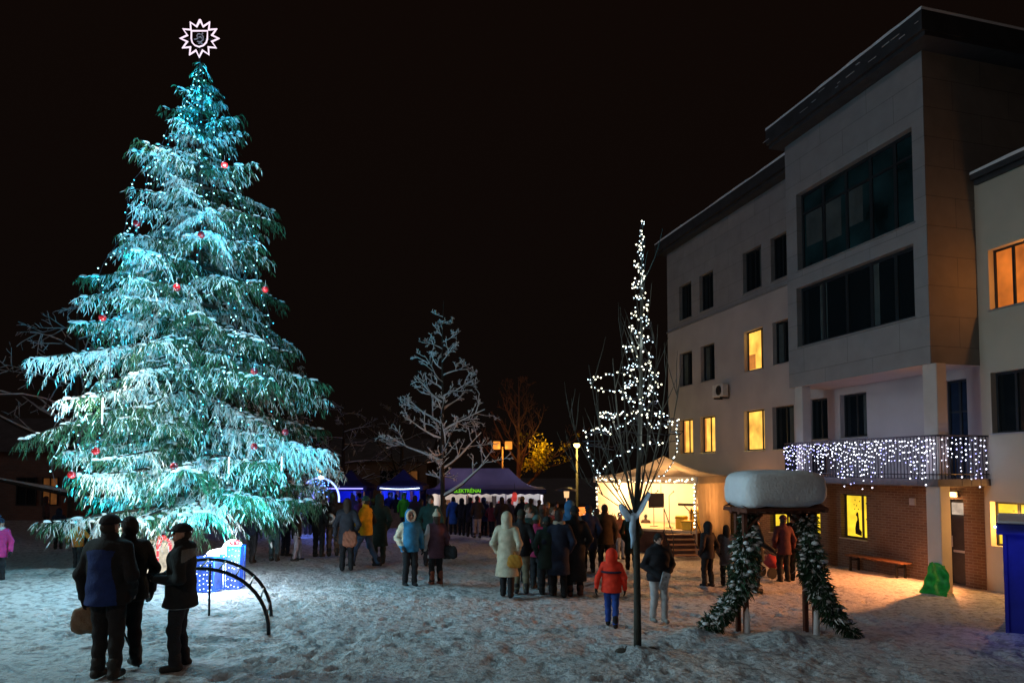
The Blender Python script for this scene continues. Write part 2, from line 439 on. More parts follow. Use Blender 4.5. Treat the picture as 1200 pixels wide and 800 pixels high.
# far end, back and roof of the long wing
mb = MB(); mb.quad((16.86, YW, -.5), (16.86, -12, -.5), (16.86, -12, Z(13.92)), (16.86, YW, Z(13.92))); mb.quad((-6, -12, -.5), (-6, -12, Z(10.6)), (16.86, -12, Z(13.92)), (16.86, -12, -.5))
mb.build('end_wall', M_PLASTER, BLD)
for (a, b) in w3: window(YW, a, b, *Z3, M_DGLASS, (.5,), (), curtain=[(.05, .3, .05, .95)])
for i, (a, b) in enumerate(w2): window(YW, a, b, *Z2, M_LIT if i == 2 else M_DGLASS, (.26,) if i == 2 else (.5,), (), curtain=[(.0, .2, .05, .95), (.62, .95, .05, .42)] if i == 2 else [(.6, .9, .05, .95)])
for i, (a, b) in enumerate(w1): window(YW, a, b, *Z1, M_LIT if i < 3 else M_DGLASS, (.26,) if i == 2 else (.5,), (), curtain=[(.0, .16, .05, .6)] if i == 2 else ([(.84, .97, .05, .95)] if i < 3 else [(.1, .4, .05, .95)]))
window(YW, *pw[0], M_DGLASS, (.5,)); window(YW, *pw[1], M_DGLASS, (.5,), curtain=[(.1, .3, .05, .95)])
wd = window(YW, *pw[2], mat('balcony_door_glass', (.012, .022, .045), .12, .2), (.5,), (.68,), sill=False)
g1 = window(YW + .012, *gw[0], M_LITY, (.32,)); window(YW + .012, *gw[1], M_LITY, (.5,)); window(YW + .012, *gw[2], M_LITY, (.36,), (), curtain=[(.05, .3, .05, .6)])
# paper cut-outs stuck to the ground floor window: a seated bird, hanging dots
mb = MB(); yb = YW + .012 - .20 + .004
def S_(px, py): return (5.1 - (px) * 1.12, yb, gw[0][2] + py * 1.42)
out = [(.24, .10), (.62, .06), (.64, .16), (.50, .22), (.50, .36), (.46, .50), (.44, .58), (.36, .60), (.30, .55), (.28, .52), (.36, .49), (.37, .42), (.28, .34), (.23, .22)]
mb.poly([S_(.22 + a * .62, b) for a, b in out])
for a, b in ((.38, .86), (.34, .76), (.44, .74), (.55, .84), (.50, .66), (.36, .66), (.80, .8), (.84, .62), (.8, .45)):
    c = [(a + .018 * math.cos(t * PI / 3), b + .018 * math.sin(t * PI / 3)) for t in range(6)]
    mb.poly([S_(*q) for q in c])
mb.build('window_decoration', mat('paper_cutout', (.03, .015, .01), .9), g1)
# ground floor door with transom and its lamp
mb = MB(); y = YW + .012 - .2
mb.box(.61, .68, y - .05, y + .04, -.03, Z(2.07)); mb.box(1.16, 1.23, y - .05, y + .04, -.03, Z(2.07)); mb.box(.68, 1.16, y - .05, y + .04, Z(1.56), Z(1.64)); mb.box(.68, 1.16, y - .05, y + .04, Z(2.0), Z(2.07))
mb.box(.68, 1.16, y - .04, y + .0, -.03, Z(1.56), 1)
dr = mb.build('door', [M_FRAME, mat('dark_door_leaf', (.022, .02, .02), .5)], BLD)
mb = MB(); mb.box(.72, 1.12, y - .03, y + .012, Z(1.66), Z(1.98)); mb.build('transom_light', glow('lit_transom', (1, .78, .58), .55, False, .3, 6), dr)
mb = MB(); mb.tube([(1.09, y + .06, 1.0), (1.09, y + .06, 1.3)], .014); mb.box(.76, 1.1, y + .001, y + .02, .86, .92); mb.build('handle', M_SILL, dr)
mb = MB(); mb.box(.72, 1.1, YW + .02, YW + .07, Z(2.14), Z(2.28)); wl = mb.build('wall_lamp', M_SILL, BLD)
mb = MB(); mb.bbox(.74, 1.08, YW + .072, YW + .15, Z(2.15), Z(2.27), 0, .02); mb.build('lamp_glass', glow('door_lamp_glow', (1, .55, .16), 9), wl)
mb = MB(); mb.box(2.1, 2.3, YW + .014, YW + .06, Z(1.85), Z(2.05)); mb.build('vent_cover', M_SILL, BLD)
# projecting upper block
uw = (.38, 4.97, Z(9.35), Z(11.9)); lw = (.43, 5.05, Z(6.86), Z(8.8))
wall('front_wall', 0, 0, 5.5, Z(5.57), Z(13.94), [uw, lw], M_CLAD, .3)
def side_clad():
    mb = MB(); z0, z1 = Z(5.57), Z(13.94)
    mb.quad((0, 0, z0), (0, -12, z0), (0, -12, z1), (0, 0, z1)); mb.quad((5.5, YW, z0), (5.5, 0, z0), (5.5, 0, z1), (5.5, YW, z1))
    o = mb.build('side_wall', brick_like('side_panels', (.20, .18, .155), (.18, .165, .15), (.08, .075, .07), 1.9, .78, .007), BLD)
    # panel joints run the other way on the return: turn the mapping
    n = [x for x in o.data.materials[0].node_tree.nodes if x.type == 'MAPPING'][0]; n.inputs['Rotation'].default_value = (R(-90), R(-90), 0)
side_clad()
mb = MB(); mb.quad((0, YW, Z(5.57)), (5.5, YW, Z(5.57)), (5.5, 0, Z(5.57)), (0, 0, Z(5.57))); mb.build('soffit', M_SOFFIT, BLD)
fr = [(x - .38) / 4.6 for x in (1.15, 2.02, 2.97, 3.95)]
window(0, *uw, mat('lobby_glass', (.010, .030, .034), .1, .8, .9), fr, (.74,), .22, fw=.09, curtain=[(.80, .96, .3, .72), (.62, .78, .25, .72), (.43, .57, .30, .72)])
window(0, *lw, M_DGLASS, fr, (), .22, fw=.09, curtain=[(.75, .82, .05, .95), (.3, .36, .05, .95)])
# right wing
rw = [(-3.2, -.33, Z(6.95), Z(8.5)), (-3.2, -.28, Z(3.8), Z(5.34)), (-3.2, -.15, Z(.95), Z(2.07))]
wall('right_wing_wall', YW + .006, -7, -.004, -.45, Z(10.45), rw, mat('cream_plaster', (.46, .43, .35), .85, .06, 1.2, .2, 60))
window(YW + .006, *rw[0], M_LITO, (.6, .82), (), curtain=[(.55, .62, .02, .5)]); window(YW + .006, *rw[1], M_DGLASS, (.6, .82), (), curtain=[(.64, .7, .05, .95)])
r3 = window(YW + .006, *rw[2], M_LITY, (.6, .80), (.42,))
mb = MB(); yb = YW - .18
for (a, b, c) in ((-.5, 1.75, .05), (-.72, 1.5, .04), (-.62, 1.85, .03), (-1.2, 1.7, .05), (-.9, 1.86, .035)):
    mb.poly([(a + c * math.cos(t * PI / 3), yb, Z(b) + c * math.sin(t * PI / 3)) for t in range(6)])
mb.poly([(-.3, yb, Z(.98)), (-.62, yb, Z(.98)), (-.62, yb, Z(1.28)), (-.46, yb, Z(1.36)), (-.3, yb, Z(1.26))], 1)
mb.build('window_decoration', [mat('paper_dots', (.25, .08, .02), .9), mat('red_paper', (.45, .03, .02), .9)], r3)
# flat roofs with deep dark fascia, snow along the top edge
def roof(name, s0, s1, yf, yback, z0, th, snow, sn_front):
    mb = MB(); mb.box(s0, s1, yback, yf, z0, z0 + th); mb.box(s0 + .02, s1 - .02, yback, yf - .10, z0 - .12, z0 - .003)
    r = mb.build(name, M_FASCIA, BLD)
    # uneven snow slab on top
    n = 60; sm = MB()
    for i in range(n):
        a, b = s0 + (s1 - s0) * i / n, s0 + (s1 - s0) * (i + 1) / n
        ha = snow * (.7 + .6 * float(vnoise(np.array(a * 1.7), np.array(3.), 9))); hb = snow * (.7 + .6 * float(vnoise(np.array(b * 1.7), np.array(3.), 9)))
        sm.quad((b, yf + .02, z0 + th - .02), (a, yf + .02, z0 + th - .02), (a, yf - .0, z0 + th + ha), (b, yf - .0, z0 + th + hb))
        sm.quad((b, yf, z0 + th + hb), (a, yf, z0 + th + ha), (a, yback + .01, z0 + th + snow), (b, yback + .01, z0 + th + snow))
    sm.quad((s0, yf, z0 + th), (s0, yback, z0 + th), (s0, yback, z0 + th + snow), (s0, yf, z0 + th + snow))
    sm.build('roof_snow', M_SNOW, r)
    # clots of snow and rivets hanging in the fascia profile
    if sn_front:
        c = MB()
        for k in range(sn_front):
            a = s0 + (s1 - s0) * (rnd.random() ** 1.3) ; zc = z0 + th * rnd.uniform(.25, .8); L = rnd.uniform(.10, .38)
            c.bbox(a, a + L, yf + .001, yf + .02, zc, zc + rnd.uniform(.014, .03), 0, .004)
        c.build('fascia_snow', mat('grey_snow', (.32, .34, .36), .7), r)['kind'] = 'stuff'
    return r
roof('block_roof', -.55, 5.75, .55, -12, Z(13.86), .52, .07, 14)
roof('wing_roof', 5.78, 17.2, YW + .5, -12, Z(13.84), .44, .07, 0)
roof('right_wing_roof', -7.2, -.06, YW + .2, -12, Z(10.42), .16, .06, 0)
# columns carrying the block, balcony
for (a, b, nm) in ((-.12, .30, 0), (4.92, 5.28, 0)):
    mb = MB(); mb.bbox(a, b, -.36, -.03, -.4, Z(5.568), 0, .015); mb.build('column', M_CONC, BLD)
mb = MB(); mb.box(-.2, 5.75, YW + .02, .10, Z(2.46), Z(2.64)); BALC = mb.build('balcony_slab', mat('balcony_edge', (.10, .095, .10), .7), BLD)
mb = MB()
mb.tube([(5.72, .06, Z(3.73)), (-.17, .06, Z(3.73)), (-.17, YW + .03, Z(3.73))], .025, 6); mb.tube([(5.72, .06, Z(2.76)), (-.17, .06, Z(2.76)), (-.17, YW + .03, Z(2.76))], .018, 6)
x = 5.7
while x > -.17: mb.box(x - .008, x + .008, .05, .066, Z(2.64), Z(3.72)); x -= .11
yy = -.05
while yy > YW + .05: mb.box(-.178, -.162, yy - .008, yy + .008, Z(2.64), Z(3.72)); yy -= .11
mb.box(5.705, 5.725, YW + .02, .06, Z(2.70), Z(3.70))
mb.build('railing', M_BLACKM, BALC)
# air conditioner between the first and second floor windows
mb = MB(); mb.bbox(11.35, 12.15, YW + .12, YW + .42, Z(5.95), Z(6.50), 0, .03); ac = mb.build('air_conditioner', mat('ac_casing', (.55, .54, .52), .5), BLD)
mb = MB()
for r_ in (.2, .14, .08): mb.tube([(11.62 + r_ * math.cos(t * PI / 10), YW + .43, Z(6.22) + r_ * math.sin(t * PI / 10)) for t in range(21)], .012, 5)
mb.lathe([(.0, 0), (.21, .0)], 20); 
for k in range(len(mb.v) - 40, len(mb.v)):
    vx = mb.v[k]; mb.v[k] = (11.62 + vx[0], YW + .424, Z(6.22) + vx[1])
mb.build('fan_grille', M_BLACKM, ac)
mb = MB(); mb.box(11.5, 11.54, YW + .006, YW + .42, Z(5.88), Z(5.945)); mb.box(11.98, 12.02, YW + .006, YW + .42, Z(5.88), Z(5.945)); mb.build('bracket', M_BLACKM, ac)

# icicle light curtain hung from the balcony rail
ICE = empty('icicle_lights', BO, math.atan2(BU.y, BU.x), 'curtain of white icicle lights hanging over the balcony railing', 'light curtain')
M_LED = glow('white_led', (.80, .82, 1.0), 6.0); M_LEDV = glow('violet_led', (.42, .42, 1.0), 5.0)
M_WIRE = mat('light_wire', (.02, .02, .03), .6)
mb = MB(); mb.tube([(5.7, .10, Z(3.74)), (-.2, .10, Z(3.74)), (-.2, YW + .1, Z(3.74))], .012, 5); mb.build('lead_wire', M_WIRE, ICE)
k = 0; pos = []
x = 5.68
while x > -.18: pos.append((x, .105, 0)); x -= .088
yy = -.05
while yy > YW + .1: pos.append((-.205, yy, 1)); yy -= .15
for (x, yv, sd) in pos:
    L = rnd.choice((.45, .65, .85, 1.1, 1.25, 1.42)); mb = MB(); mb.tube([(x, yv, Z(3.73)), (x, yv, Z(3.73) - L)], .004, 3, 0)
    z = .05 + rnd.random() * .1
    while z < L:
        dens = .10 if z < 1.0 else .15
        mb.ball((x + rnd.uniform(-.03, .03), yv + rnd.uniform(-.02, .02) + (.02 if not sd else 0), Z(3.73) - z), rnd.uniform(.010, .020), 1 if rnd.random() < .72 else 2, 6, 4)
        z += dens * rnd.uniform(.8, 1.9)
    mb.build('light_drop', [M_WIRE, M_LED, M_LEDV], ICE)

def loc(s, y, z): return BO + BU * s - BV * y + Vector((0, 0, z - BO.z))
# bench against the brick wall
def bench():
    root = empty('wooden_bench', loc(3.3, YW + .32, float(gz(loc(3.3, -1.3, 0).x, loc(3.3, -1.3, 0).y))), math.atan2(BU.y, BU.x), 'long dark wooden bench standing against the brick wall under the balcony', 'bench')
    mw = mat('bench_wood', (.12, .055, .03), .7, .3, 8)
    mb = MB()
    for i in range(3): mb.bbox(-1.1, 1.1, -.2 + i * .14, -.08 + i * .14, .43, .47, 0, .008)
    mb.build('seat', mw, root)
    for sx_ in (-.9, .9):
        mb = MB(); mb.bbox(sx_ - .03, sx_ + .03, -.18, -.12, -.06, .428, 0, .006); mb.bbox(sx_ - .03, sx_ + .03, .12, .18, -.06, .428, 0, .006); mb.bbox(sx_ - .025, sx_ + .025, -.118, .118, .3, .36, 0, .006); mb.build('leg', M_BLACKM, root)
bench()
# green plastic sheet slumped against the column foot
def green_sheet():
    c = loc(.12, .12, 0); g = float(gz(c.x, c.y))
    n = 16; V = []; Q = []
    for j in range(n + 1):
        for i in range(n + 1):
            u, v = i / n, j / n
            s = .24 - u * (.48 + .32 * (1 - v)); yv = .0 + .34 * (1 - v) ** 2.2 + .035 * math.sin(u * 9 + v * 4) + .02 * math.sin(v * 17 + u * 5)
            z = .80 * v * (1 - .10 * abs(u - .4)) + .02 * math.sin(u * 13)
            V.append(loc(s, yv + .02, g - .05 + z))
    for j in range(n):
        for i in range(n):
            a = j * (n + 1) + i; Q.append((a, a + 1, a + n + 2, a + n + 1))
    o = from_arrays('green_sheet', np.array([tuple(p) for p in V]), Q, mat('green_plastic', (.012, .30, .04), .45, .35, 9, .4, 20), None, None, True)
    so = o.modifiers.new('solid', 'SOLIDIFY'); so.thickness = .012
    tag(o, 'crumpled bright green plastic sheet leaning on the column foot', 'plastic sheet')
green_sheet()
# ------------------------------------------------------------------ vegetation
def strips(P, D, Wd, L, droop, segs=2, width_mid=1.0):
    """many pointed, drooping two-segment blades. P,D,Wd (n,3); L,droop (n,)"""
    n = len(P)
    L = L[:, None]; dz = np.zeros((n, 3)); dz[:, 2] = -1
    m = P + D * L * .5 + dz * (droop[:, None] * L * .18)
    e = P + D * L + dz * (droop[:, None] * L * .55)
    V = np.stack([P - Wd * .45, P + Wd * .45, m + Wd * width_mid, m - Wd * width_mid, e + Wd * .18, e - Wd * .18], 1)
    b = np.arange(n)[:, None] * 6
    Q = np.concatenate([b + np.array([[0, 1, 2, 3]]), b + np.array([[3, 2, 4, 5]])], 0)
    return V.reshape(-1, 3), Q
def norm(a): return a / np.maximum(1e-9, np.linalg.norm(a, axis=-1, keepdims=True))

M_NEEDLE = mat('spruce_needles', (.030, .095, .040), .6, .45, 5.0)
M_NEEDLE2 = mat('spruce_needles_dark', (.014, .046, .020), .6, .4, 5.0)
M_FROST = mat('frosted_needles', (.70, .74, .74), .7, .22, 6.0)
M_BARK = mat('grey_bark', (.035, .027, .021), .9, .35, 9, .6, 30)
M_BARK2 = mat('light_bark', (.05, .05, .042), .85, .3, 9, .5, 30)

def spruce_arrays(H, prof, seed, dens=1.0, zlow=1.72):
    rg = np.random.RandomState(seed)
    P = []; D = []; Lh = []; W = []; Dr = []; Fr = []
    snowV = []; snowQ = []; nb = 0
    boughs = []
    z = zlow
    while z < H - .25:
        Rz = prof(z); n = int(np.clip(4 + Rz * 1.25, 4, 8))
        off = rg.rand() * 6.28
        for k in range(n):
            boughs.append((z + rg.uniform(-.30, .30), off + 6.283 * k / n + rg.uniform(-.28, .28), Rz * (rg.uniform(.66, 1.18) if z > 3.2 else rg.uniform(.80, 1.04))))
        z += .235 + .10 * Rz
    for zb in np.linspace(zlow + .2, H - 1.2, int(30)):            # short inner boughs fill the heart
        for k in range(3): boughs.append((zb, rg.rand() * 6.28, prof(zb) * rg.uniform(.35, .6)))
    wood = []
    for (zb, az, L) in boughs:
        if L < .12: continue
        dr = np.array([math.cos(az), math.sin(az), 0.]); sd = np.array([-math.sin(az), math.cos(az), 0.])
        lift = .42 * max(0, (zb - .72 * H) / (.28 * H)) + .10
        sag = (rg.uniform(.30, .54) if zb > 3.0 else rg.uniform(.22, .33)) * (1 - .55 * max(0, (zb - .5 * H) / (.5 * H)))
        bend = rg.uniform(-.18, .18)
        def spine(t):
            t = np.asarray(t)[..., None]
            return np.array([0, 0, zb]) + dr * L * t + sd * L * bend * t * t + np.array([0, 0, 1.]) * L * (lift * t - sag * t ** 1.8 + .10 * t ** 4)
        frost = float(np.clip(rg.normal(.36, .26), .02, .95)); patch = rg.rand(3) * 6.28; pf = rg.uniform(2.2, 4.0)
        wood.append(([tuple(spine(t)) for t in (0, .35, .7, .96)], [.05 * L / 3 + .012, .035 * L / 3 + .009, .018, .006]))
        nbr = max(4, int(L / .125))
        ts = np.linspace(.16, 1.0, nbr)
        for t in ts:
            p0 = spine(t); tan = norm(spine(min(1, t + .02)) - spine(t - .02))
            for s in (-1, 1):
                if rg.rand() < .06: continue
                l = (L * .40 * (1.02 - t) ** .75 + .14) * rg.uniform(.7, 1.15)
                ang = R(rg.uniform(38, 66))
                bd = norm(tan * math.cos(ang) + sd * s * math.sin(ang) + np.array([0, 0, rg.uniform(-.12, .10)]))
                m = max(3, int(l / .026 * dens)); u = (np.arange(m) + rg.rand(m) * .8) / m
                sagb = rg.uniform(.40, 1.05)
                p = p0 + bd * (l * u)[:, None] + np.array([0, 0, -1.]) * (sagb * l * u ** 2)[:, None]
                bdir = norm(bd + np.array([0, 0, -1.]) * (2 * sagb * u)[:, None])
                sv = norm(np.cross(bdir, np.array([0, 0, 1.])))
                sg = np.where(np.arange(m) % 2 == 0, 1., -1.)[:, None]
                d = norm(bdir * .75 + sv * sg * .62 + np.array([0, 0, -1.]) * rg.uniform(.1, 1.25, (m, 1)) + rg.normal(0, .16, (m, 3)))
                ln = rg.uniform(.085, .20, m) * (1.05 - .35 * u) * (.6 + .4 * min(1, L / 1.6))
                P.append(p); D.append(d); Lh.append(ln); Dr.append(rg.uniform(.2, .9, m))
                roll = norm(np.cross(d, rg.normal(0, 1, (m, 3)))); W.append(roll * rg.uniform(.006, .012, (m, 1)))
                Fr.append(np.clip(frost + .34 * np.sin(p @ np.array([pf, pf * .8, pf * 1.3]) + patch[0]) + rg.normal(0, .14, m), 0, 1))
        # snow caught in small lumps along the upper side of the bough
        if L > .5:
            for q in range(int(L * 13 * rg.uniform(.3, 1.5))):
                t = rg.uniform(.25, 1.0); c = spine(t) + sd * rg.normal(0, .16 * L * (1.05 - t) + .02) + np.array([0, 0, .015])
                c[2] -= .35 * abs(np.dot(c - spine(t), sd)); rr_ = rg.uniform(.03, .075) * (.6 + .4 * min(1, L / 2.5)); az2 = rg.rand() * 6.28
                e1 = (dr * math.cos(az2) + sd * math.sin(az2)) * rr_ * rg.uniform(1.0, 2.0); e2 = (-dr * math.sin(az2) + sd * math.cos(az2)) * rr_ * rg.uniform(.7, 1.1); hh = np.array([0, 0, rr_ * rg.uniform(.35, .6)]); dn = np.array([0, 0, -rr_ * .9])
                for fz, fr_ in ((0, 1.0), (1, .62)):
                    for ang in range(6):
                        ca, sa = math.cos(ang * PI / 3), math.sin(ang * PI / 3); wob = rg.uniform(.75, 1.2)
                        p_ = c + (e1 * ca + e2 * sa) * fr_ * wob + (hh * .8 if fz else dn * .25 * wob); snowV.append(p_)
                snowV.append(c + hh)
                for ang in range(6):
                    i, j = nb + ang, nb + (ang + 1) % 6; snowQ.append((i, j, j + 6, i + 6)); snowQ.append((i + 6, j + 6, nb + 12, nb + 12))
                nb += 13
    P = np.concatenate(P); D = np.concatenate(D); W = np.concatenate(W); Lh = np.concatenate(Lh); Dr = np.concatenate(Dr); Fr = np.concatenate(Fr)
    V, Q = strips(P, D, W, Lh, Dr)
    rr = rg.rand(len(P)); mi = np.where(Fr > rr * .9 + .08, 2, np.where(rr > .5, 0, 1))
    mi = np.concatenate([mi, mi])
    return V, Q, mi, np.array(snowV), np.array(snowQ), wood
def profile(pts):
    zs, rs = zip(*pts)
    return lambda z: float(np.interp(z, zs, rs))
def spruce(loc_, H, prof, seed, label, name='spruce_tree', dens=1.0, group=None, mats=None, zlow=1.72):
    root = empty(name, loc_, 0, label, 'tree', group)
    V, Q, mi, sv, sq, wood = spruce_arrays(H, prof, seed, dens, zlow)
    from_arrays('crown', V, Q, mats or [M_NEEDLE, M_NEEDLE2, M_FROST], mi, root, False)
    tb = MB(); tb.tube([(0, 0, -.3), (.02, 0, H * .3), (-.02, .02, H * .7), (0, 0, H - .05)], [.21 * H / 12, .16 * H / 12, .08 * H / 12, .012], 10)
    for pts, rad in wood: tb.tube(pts, rad, 5, 0, False)
    tb.build('trunk', M_BARK, root, True)
    if len(sv): from_arrays('snow', sv, [tuple(dict.fromkeys(q.tolist())) for q in sq], M_SNOW, None, root, True)['kind'] = 'stuff'
    return root

T = Vector((-7.36, 15.6, float(gz(-7.36, 15.6))))
PROF = profile([(0, 3.2), (1.4, 3.30), (2.6, 3.20), (3.8, 2.92), (5.2, 2.66), (7.1, 2.22), (8.7, 1.70), (10.2, .92), (11.3, .38), (12, .06)])
spruce(T, 11.95, PROF, 5, 'tall Christmas spruce lit cyan with snow on its drooping boughs, star on top')

# light strands hanging down the spruce
M_CYLED = glow('cyan_white_led', (.35, .95, 1.0), 4.0); M_CYLED2 = glow('cyan_led', (.06, .65, 1.0), 3.0)
def ico(r, name):
    mb = MB(); mb.ball((0, 0, 0), r, 0, 8, 6); me = mb.build(name, M_CYLED); d = me.data; bpy.data.objects.remove(me); return d
BULB = ico(.024, 'bulb_mesh'); 
def bulb_mesh(mt, r):
    mb = MB(); mb.ball((0, 0, 0), r, 0, 8, 6); o = mb.build('bulb', mt, None, True); d = o.data; bpy.data.objects.remove(o); return d
B_CY, B_CY2 = bulb_mesh(M_CYLED, .015), bulb_mesh(M_CYLED2, .015)
def light_string(pts, step, meshes, label, group, jit=.02, name='light_string', r_wire=.006, cat='string lights'):
    """wire (own mesh) with every bulb as a part"""
    p0 = Vector(pts[0]); root = empty(name, p0, 0, label, cat, group)
    mb = MB(); mb.tube([Vector(p) - p0 for p in pts], r_wire, 4); mb.build('wire', M_WIRE, root, True)
    acc = step * .5; k = 0
    for a, b in zip(pts[:-1], pts[1:]):
        a, b = Vector(a), Vector(b); L = (b - a).length; d = acc
        while d < L:
            q = a.lerp(b, d / L) + Vector((rnd.uniform(-jit, jit), rnd.uniform(-jit, jit), rnd.uniform(-jit, jit)))
            if k < 100:
                o = bpy.data.objects.new('bulb', meshes[0] if rnd.random() < .6 else meshes[-1]); COL.objects.link(o); o.parent = root; o.location = q - p0
            k += 1; d += step * rnd.uniform(.75, 1.25)
        acc = d - L
    return root
places = ['down the middle of the spruce front', 'left of the middle strand of the spruce', 'down the left flank of the spruce', 'along the left outline of the spruce', 'right of the middle strand of the spruce',
          'down the right flank of the spruce', 'along the right outline of the spruce', 'between the middle and right flank of the spruce', 'between the middle and left flank of the spruce']
# azimuth from the camera-facing side (degrees, + to the right), top height, bottom height
for i, (a0, z1, z0) in enumerate([(2, 11.8, 1.9), (-22, 11.6, 1.7), (-58, 11.2, 2.0), (-84, 9.2, 2.9), (24, 11.7, 2.1), (56, 11.2, 1.8), (80, 9.6, 2.4), (40, 9.0, 1.6), (-40, 10.0, 1.7)]):
    pts = []; z = z1; r_off = rnd.uniform(.84, .95) if abs(a0) < 50 else rnd.uniform(.66, .76)
    while z > z0:
        a = R(a0 + 5 * math.sin(z * 1.3 + i)); r_ = (PROF(z) * r_off - .02) * (1 - .06 * (1 + math.sin(z * 3.1 + i * 2)))
        pts.append((T.x + r_ * math.sin(a), T.y - r_ * math.cos(a), T.z + z)); z -= .22
    light_string(pts, .19, [B_CY, B_CY2], 'strand of tiny cyan lights ' + places[i], 'light strands on the spruce', .075)
# red baubles on the tips of the boughs
M_BAUBLE = mat('red_glass', (.30, .008, .012), .16, .1, 4, 0, 40, 0, .7)
baub = [(207, 337, 'high up near the middle of the spruce'), (316, 339, 'at the right outline of the spruce, uppermost there'), (298, 435, 'at the right of the spruce above the hanging strand'), (345, 506, 'near the far right tip of the spruce'), (298, 523, 'right of centre low on the spruce'), (204, 546, 'low in the middle of the spruce'), (84, 556, 'lowest at the left edge of the spruce'), (112, 528, 'inside the left edge of the spruce'), (263, 193, 'near the top right of the spruce'), (160, 262, 'upper left of the spruce'), (236, 275, 'just under the upper middle of the spruce'), (120, 372, 'left outline at mid height of the spruce')]
for px, py, pl in baub:
    for _ in range(1):
        zz = at(px, py, 13.5).z - T.z; r_ = PROF(zz) * .98
        Yv = T.y
        for _i in range(6):
            dx = at(px, py, Yv).x - T.x; Yv = T.y - math.sqrt(max(.02, r_ * r_ - min(dx * dx, r_ * r_ * .97)))
        p = at(px, py, Yv - .12); p.x = T.x + max(-.84 * r_, min(.84 * r_, p.x - T.x))
    root = empty('bauble', p, 0, 'red glass bauble ' + pl, 'bauble', 'red baubles on the spruce')
    mb = MB(); mb.ball((0, 0, 0), .072, 0, 14, 10); mb.build('ball', M_BAUBLE, root, True)
    mb = MB(); mb.lathe([(.0, .088), (.02, .088), (.02, .066)], 8); mb.tube([(0, 0, .085), (0, 0, .2)], .004, 4); mb.build('cap', M_SILL, root, True)
# glowing tube ornaments
M_TUBE = glow('white_tube', (.75, .92, 1.0), 2.2)
for px, py, h_, pl in ((120, 481, .5, 'at the left of the spruce'), (268, 545, .32, 'low at the right of the middle of the spruce'), (330, 543, .3, 'low at the right of the spruce')):
    zz = at(px, py, 13.5).z - T.z; r_ = PROF(zz); dx = at(px, py, 13.5).x - T.x
    p = at(px, py, T.y - math.sqrt(max(.05, r_ * r_ - dx * dx)) - .1)
    o = MB(); o.tube([(0, 0, h_ / 2), (0, 0, -h_ / 2)], .014, 8); o.tube([(0, 0, h_ / 2 + .1), (0, 0, h_ / 2 + .001)], .008, 5, 1)
    t_ = o.build('tube_light', [M_TUBE, M_WIRE], None, True); t_.location = p; tag(t_, 'white glowing tube ornament hanging ' + pl, 'tube light')
# star with a crest on the tip
def star():
    c = T + Vector((-.05, -.08, 12.52)); root = empty('tree_topper', c, 0, 'white neon star frame with a crest shield on the tip of the spruce', 'tree topper')
    M_N = glow('pink_white_neon', (1.0, .80, .95), 1.15, True)
    mb = MB(); pts = []
    for k in range(24):
        a = PI / 2 + k * PI / 12; r_ = .455 if k % 2 == 0 else .30
        pts.append((r_ * math.cos(a), 0, r_ * math.sin(a)))
    # the frame opens at the bottom where the stem passes
    mb.tube(pts + pts[:1], .026, 6); mb.build('star_outline', M_N, root, True)
    sh = [(-.19, .175), (.19, .175), (.19, -.02), (.165, -.11), (.10, -.18), (0, -.215), (-.10, -.18), (-.165, -.11), (-.19, -.02), (-.19, .175)]
    mb = MB(); mb.tube([(x, -.015, z) for x, z in sh], .017, 6); mb.build('shield', M_N, root, True)
    mb = MB()
    for cur in ([(-.12, -.03), (-.04, -.01), (-.06, .06), (-.03, .11), (.02, .10)], [(-.05, -.08), (.03, -.09), (.085, -.04), (.09, .04), (.05, .09), (.08, .13)], [(-.02, -.13), (.03, -.11), (.08, -.14)], [(-.02, .02), (.03, .04), (.05, .0)]):
        mb.tube([(x, -.01, z) for x, z in cur], .014, 5)
    mb.build('crest_figure', glow('dim_neon', (.62, .58, .75), .22), root, True)
    mb = MB(); mb.tube([(0, .03, -.75), (0, .03, -.20)], .02, 6); mb.tube([(-.3, .03, 0), (.3, .03, 0)], .01, 5); mb.build('stem', M_BLACKM, root, True)
star()

